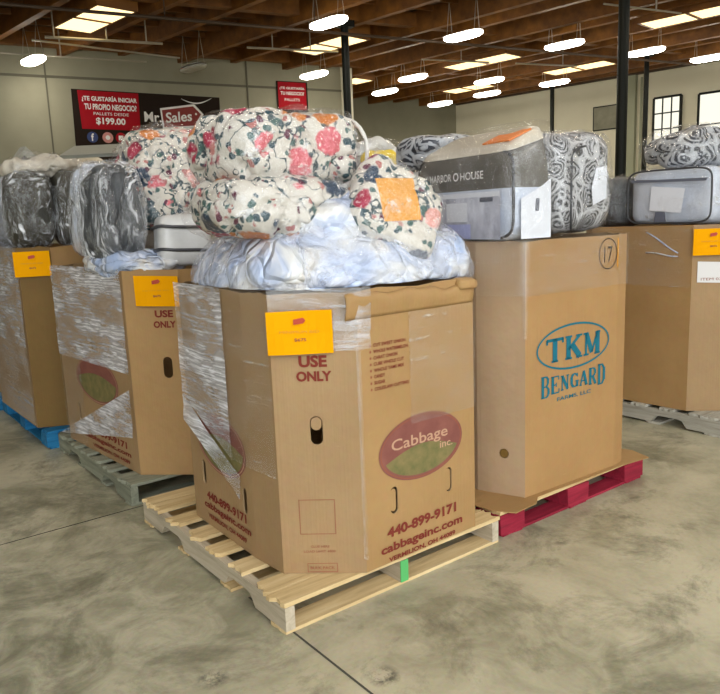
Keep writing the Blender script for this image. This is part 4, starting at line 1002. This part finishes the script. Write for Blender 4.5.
# third box contents
h_ = (.13, .17, .23)
bundle('bagged_duvet', 'dark olive duvet in clear plastic at left on the third box', 'duvet', .10, 3.06, 1.45, .0,
    [('duvet', 'dark_fabric', dict(half=h_, p=(4, 4, 4), n=24, amp=.03, freq=6, seed=91, crease=.02)),
     ('plastic_bag', 'bag_stretchy', dict(half=h_, p=(4, 4, 4), n=22, amp=.04, freq=7, seed=93, off=.012))])
bundle('bagged_duvet', 'dark olive duvet in crinkled plastic beside the charcoal one on the third box', 'duvet', .365, 3.03, 1.45, .0,
    [('duvet', 'dark_fabric', dict(half=h_, p=(4, 4, 4), n=24, amp=.03, freq=6, seed=95, crease=.02)),
     ('plastic_bag', 'bag_stretchy', dict(half=h_, p=(4, 4, 4), n=22, amp=.04, freq=7, seed=97, off=.012))])
bundle('bagged_duvet', 'black duvet in bluish plastic at the left edge on the third box', 'duvet', .09, 3.50, 1.44, .0,
    [('duvet', 'charcoal', dict(half=(.15, .22, .25), p=(3, 3, 3), n=24, amp=.03, freq=6, seed=101, crease=.02)),
     ('plastic_bag', 'bag_milky', dict(half=(.15, .22, .25), p=(3, 3, 3), n=22, amp=.04, freq=7, seed=103, off=.014))])
bundle('poly_bag', 'beige crumpled plastic heaped over the dark olive duvets', 'bag', .28, 3.20, 1.71, .0,
    [('bag', 'beige_fabric', dict(half=(.27, .26, .075), p=(2.6, 2.6, 2.2), n=28, amp=.09, freq=6, seed=105, crease=.04, cfreq=6)),
     ('film', 'bag_clear', dict(half=(.28, .27, .085), p=(2.6, 2.6, 2.2), n=26, amp=.09, freq=7, seed=107, crease=.03, cfreq=8, off=.012))])
b_ = thing('picture_package', 'small grey boxed package leaning on top of the left heap', 'package', W(.22, 3.66, 1.70), YAW + .3)
bm = bmesh.new(); box(bm, (0, 0, .09), (.20, .07, .18)); bmesh.ops.rotate(bm, verts=bm.verts, cent=(0, 0, 0), matrix=Rm(0, .7, 0)); bmesh.ops.bevel(bm, geom=bm.edges[:], offset=.008); link('carton', bm, M['grey_card'], b_)
bm = bmesh.new(); box(bm, (0, -.038, .09), (.15, .004, .06)); bmesh.ops.rotate(bm, verts=bm.verts, cent=(0, 0, 0), matrix=Rm(0, .7, 0)); link('dark_window', bm, M['piping'], b_)
bundle('bagged_duvet', 'tan folded bundle at the back of the left heap', 'duvet', .58, 3.52, 1.60, .2,
    [('duvet', 'tan_pack', dict(half=(.18, .2, .24), p=(3, 3, 4), n=20, amp=.05, freq=5, seed=111, crease=.03))])
bundle('bagged_duvet', 'pale bundle on the furthest box of the left row', 'duvet', .35, 4.5, 1.45, .0,
    [('duvet', 'white_pack', dict(half=(.35, .35, .26), p=(3, 3, 3), n=20, amp=.06, freq=4, seed=113, crease=.03))])

# TKM contents
hb = thing('comforter_bag', 'taupe zipped comforter bag with white lettering on the teal printed box', 'comforter bag', W(1.325, .375, 1.205), YAW - .10)
hw, hd, hh = .115, .325, .19     # x depth, y width, half height
def cap_block(hx, hy, hz, z0, mat, nm, par, seed, p=(7, 7, 6), off=0.0, amp=.012):
    bm = blob_bm((hx, hy, hz), p=p, n=26, amp=amp, freq=5, seed=seed, off=off); bmesh.ops.translate(bm, verts=bm.verts, vec=(0, 0, z0 + hz))
    return link(nm, bm, M[mat], par, smooth=True)
def cap_band(z_split, nm_lo, mat_lo, nm_hi, mat_hi, par, seed, hx, hy, hz, p=(7, 7, 6)):
    """one soft block split at a height into lower and upper part"""
    for nm, mk, lo in ((nm_lo, mat_lo, True), (nm_hi, mat_hi, False)):
        bm = blob_bm((hx, hy, hz), p=p, n=30, amp=.003, freq=5, seed=seed); bmesh.ops.translate(bm, verts=bm.verts, vec=(0, 0, hz))
        bmesh.ops.bisect_plane(bm, geom=bm.verts[:] + bm.edges[:] + bm.faces[:], plane_co=(0, 0, z_split), plane_no=(0, 0, 1), clear_outer=lo, clear_inner=not lo)
        link(nm, bm, M[mk], par, smooth=True)
cap_band(.215, 'clear_lower_panel', 'pale_blue', 'fabric_band', 'grey_band', hb, 121, hw, hd, hh)
cap_band(.355, 'tmp', 'grey_band', 'lid', 'beige_fabric', hb, 121, hw + .002, hd + .002, hh + .001)
for o in [x for x in hb.children if x.name.startswith('tmp')]: bpy.data.objects.remove(o)
class HFace(Face):
    def __init__(s, P, Q): s.P = Vector(P); s.e = (Vector(Q) - Vector(P)).normalized(); s.n = s.e.cross(Vector((0, 0, 1))); s.z0 = 0
hf = HFace((-hw, hd, 0), (-hw, -hd, 0))
def insert(nm, x0, x1_, z0, z1_, mat, off=.018): return decal_poly(nm, hf, [(x0, z0), (x1_, z0), (x1_, z1_), (x0, z1_)], mat, hb, off)
M['insert'] = varied('printed_insert', (.30, .31, .40), (.80, .82, .90), 7, .4, .1, (1, 1.4, .8), coat=.5)
M['insert_pale'] = plain('pale_insert', (.76, .78, .84), .4, coat=.5); M['insert_dark'] = plain('grey_insert', (.12, .13, .17), .4, coat=.5)
M['insert_bed'] = plain('lilac_bedding_print', (.42, .46, .78), .4, coat=.5)
insert('insert_card', .10, .60, .012, .205, M['insert'], .019)
insert('insert_print', .10, .60, .185, .205, M['insert_pale'], .021)
insert('insert_print', .22, .42, .015, .075, M['insert_bed'], .021)
insert('insert_print', .26, .40, .085, .165, M['insert_pale'], .021)
insert('insert_print', .17, .19, .02, .17, M['insert_pale'], .021)
insert('insert_print', .48, .56, .165, .182, M['insert_dark'], .022)
insert('insert_print', .19, .24, .015, .035, M['insert_dark'], .022)
text('band_text', 'HARBOR', hf, .155, .258, .305, .290, M['white'], hb, .005, .027)
text('band_text', 'HOUSE', hf, .365, .258, .51, .290, M['white'], hb, .005, .027)
bm = bmesh.new(); ring(bm, hf, .335, .274, .018, .018, .006, .027, 16); link_flat('band_emblem', bm, M['white'], hb, hf)
bm = bmesh.new(); pp = []
for k_ in range(40):
    a_ = 2 * PI * k_ / 40; c_, s_ = math.cos(a_), math.sin(a_)
    pp.append((-hw + .018, (hd - .012) * math.copysign(abs(c_) ** .3, c_), hh + (hh - .012) * math.copysign(abs(s_) ** .3, s_)))
tube(bm, pp, .006, 6, closed=True); link('piping', bm, M['piping'], hb, smooth=True)
cap_block(hw, hd, hh, 0, 'bag_thin', 'plastic_wrap', hb, 127, off=.034, amp=.006)
for o in hb.children:
    if o.name.split('.')[0] in ('lid', 'fabric_band', 'plastic_wrap'):
        for v_ in o.data.vertices:
            if v_.co.z > .33: v_.co.z += (v_.co.x + hw) * .45 * min(1, (v_.co.z - .33) / .04)
sf = HFace((-hw, -hd, 0), (hw, -hd, 0))
decal_poly('side_card', sf, [(.035, .012), (.20, .012), (.20, .25), (.15, .22), (.035, .17)], M['insert_pale'], hb, .012)
decal_poly('card_slot', sf, [(.11, .12), (.13, .12), (.135, .17), (.115, .17)], M['insert_dark'], hb, .014)
tk = bmesh.new(); box(tk, (0, 0, 0), (.13, .16, .006)); o = link('paper_ticket', tk, M['ticket_orange']); o.location = W(1.29, .19, 1.630); o.rotation_euler = (0, -.38, YAW - .10)
tag(o, 'orange paper ticket lying on top of the taupe comforter bag', 'ticket')
h_ = (.225, .33, .225)
pb = bundle('comforter_bag', 'black and white paisley comforter in crinkled clear bag on teal printed box', 'comforter bag', 1.70, .41, 1.205 + .235, 0,
    [('comforter', 'paisley', dict(half=h_, p=(6, 6, 5), n=30, amp=.025, freq=5, seed=131, crease=.012)),
     ('plastic_bag', 'bag_clear', dict(half=h_, p=(6, 6, 5), n=30, amp=.035, freq=6, seed=133, off=.016, crease=.012, cfreq=8))])
pf = HFace((-.225, -.33, 0), (.225, -.33, 0))
decal_poly('insert_card', pf, [(.24, -.10), (.34, -.07), (.34, .07), (.26, .06), (.23, -.02)], M['insert_pale'], pb, .012)
bm = bmesh.new(); tube(bm, [pf.at(.085 + .0, z, .012) for z in (-.2, -.1, 0, .1)] + [pf.at(.085 + .09 * (1 - math.cos(q)), .1 + .05 * math.sin(q), .014) for q in (.5, 1.1, 1.57)], .005, 6); link('piping', bm, M['piping'], pb, smooth=True)
bundle('comforter_bag', 'flat dark paisley bundle behind the top of the paisley bag', 'comforter bag', 1.60, .90, 1.63, 0,
    [('comforter', 'paisley_b', dict(half=(.22, .16, .09), p=(4, 4, 4), n=20, amp=.03, freq=5, seed=141, crease=.02))])
bundle('bagged_duvet', 'pale duvet under the flat dark paisley bundle', 'duvet', 1.60, .89, 1.37, 0,
    [('duvet', 'white_pack', dict(half=(.30, .17, .18), p=(4, 4, 4), n=16, amp=.02, freq=5, seed=143))])

# right box contents
rb = thing('comforter_bag', 'clear zipped bag with dark piping and pale insert on the right box', 'comforter bag', W(3.25, .47, 1.21), YAW)
cap_block(.21, .27, .165, 0, 'pale_blue', 'blanket', rb, 151, amp=.02)
cap_block(.21, .27, .165, 0, 'bag_clear', 'plastic_shell', rb, 153, off=.02, amp=.03)
rf = HFace((-.21, .27, 0), (-.21, -.27, 0))
bm = bmesh.new(); pp = []
for k_ in range(40):
    a_ = 2 * PI * k_ / 40; c_, s_ = math.cos(a_), math.sin(a_); pp.append((-.222, .262 * math.copysign(abs(c_) ** .3, c_), .168 + .155 * math.copysign(abs(s_) ** .3, s_)))
tube(bm, pp, .006, 6, closed=True); link('piping', bm, M['piping'], rb, smooth=True)
decal_poly('insert_card', rf, [(.16, .09), (.36, .07), (.38, .21), (.17, .23)], M['insert_pale'], rb, .022)
decal_poly('insert_print', rf, [(.19, .02), (.27, .02), (.26, .08), (.20, .08)], M['insert_dark'], rb, .021)
decal_poly('zip_band', rf, [(.03, .258), (.50, .245), (.51, .262), (.2, .268), (.03, .276)], M['insert_dark'], rb, .021)
bundle('comforter_bag', 'charcoal paisley bundle piled on the clear bag at right', 'comforter bag', 3.36, .52, 1.66, -.5,
    [('comforter', 'paisley_b', dict(half=(.26, .24, .12), p=(3, 3, 2.6), n=28, amp=.06, freq=4, seed=161, crease=.03, tilt=Rm(.1, -.1))),
     ('plastic_bag', 'bag_clear', dict(half=(.26, .24, .12), p=(3, 3, 2.6), n=26, amp=.06, freq=5, seed=163, off=.016, crease=.02, cfreq=7, tilt=Rm(.1, -.1)))])
bundle('bagged_duvet', 'dark duvet at the back left of the right box', 'duvet', 3.20, .95, 1.36, 0,
    [('duvet', 'charcoal', dict(half=(.18, .17, .16), p=(4, 4, 4), n=18, amp=.03, freq=5, seed=165, crease=.02)),
     ('plastic_bag', 'bag_clear', dict(half=(.18, .17, .16), p=(4, 4, 4), n=18, amp=.03, freq=5, seed=166, off=.014))])
bundle('bagged_duvet', 'white wrapped duvet at the right edge on the right box', 'duvet', 3.70, .52, 1.36, 0,
    [('duvet', 'white_pack', dict(half=(.2, .3, .16), p=(4, 4, 4), n=18, amp=.03, freq=5, seed=167, crease=.02))])

# hidden box contents: heap seen between the front bundle and the taupe bag
bundle('bagged_duvet', 'grey and white wrapped bundle in the gap left of the taupe bag', 'duvet', 1.83, 1.78, 1.70, .2,
    [('duvet', 'white_pack', dict(half=(.27, .2, .075), p=(3, 3, 3), n=24, amp=.07, freq=5, seed=171, crease=.04)),
     ('plastic_bag', 'bag_clear', dict(half=(.27, .2, .085), p=(3, 3, 3), n=22, amp=.07, freq=6, seed=172, off=.012))])
bundle('bagged_duvet', 'bright yellow fabric bundle behind the big floral roll', 'duvet', 1.68, 1.50, 1.655, .2,
    [('duvet', 'yellow_pack', dict(half=(.09, .1, .05), p=(3, 3, 3), n=16, amp=.03, freq=7, seed=175, crease=.01))])
bundle('bagged_duvet', 'wide pale duvet lying on the hidden box behind the taupe bag', 'duvet', 1.70, 1.95, 1.41, 0,
    [('duvet', 'white_pack', dict(half=(.36, .42, .21), p=(4, 4, 4), n=20, amp=.04, freq=4, seed=177, crease=.02))])
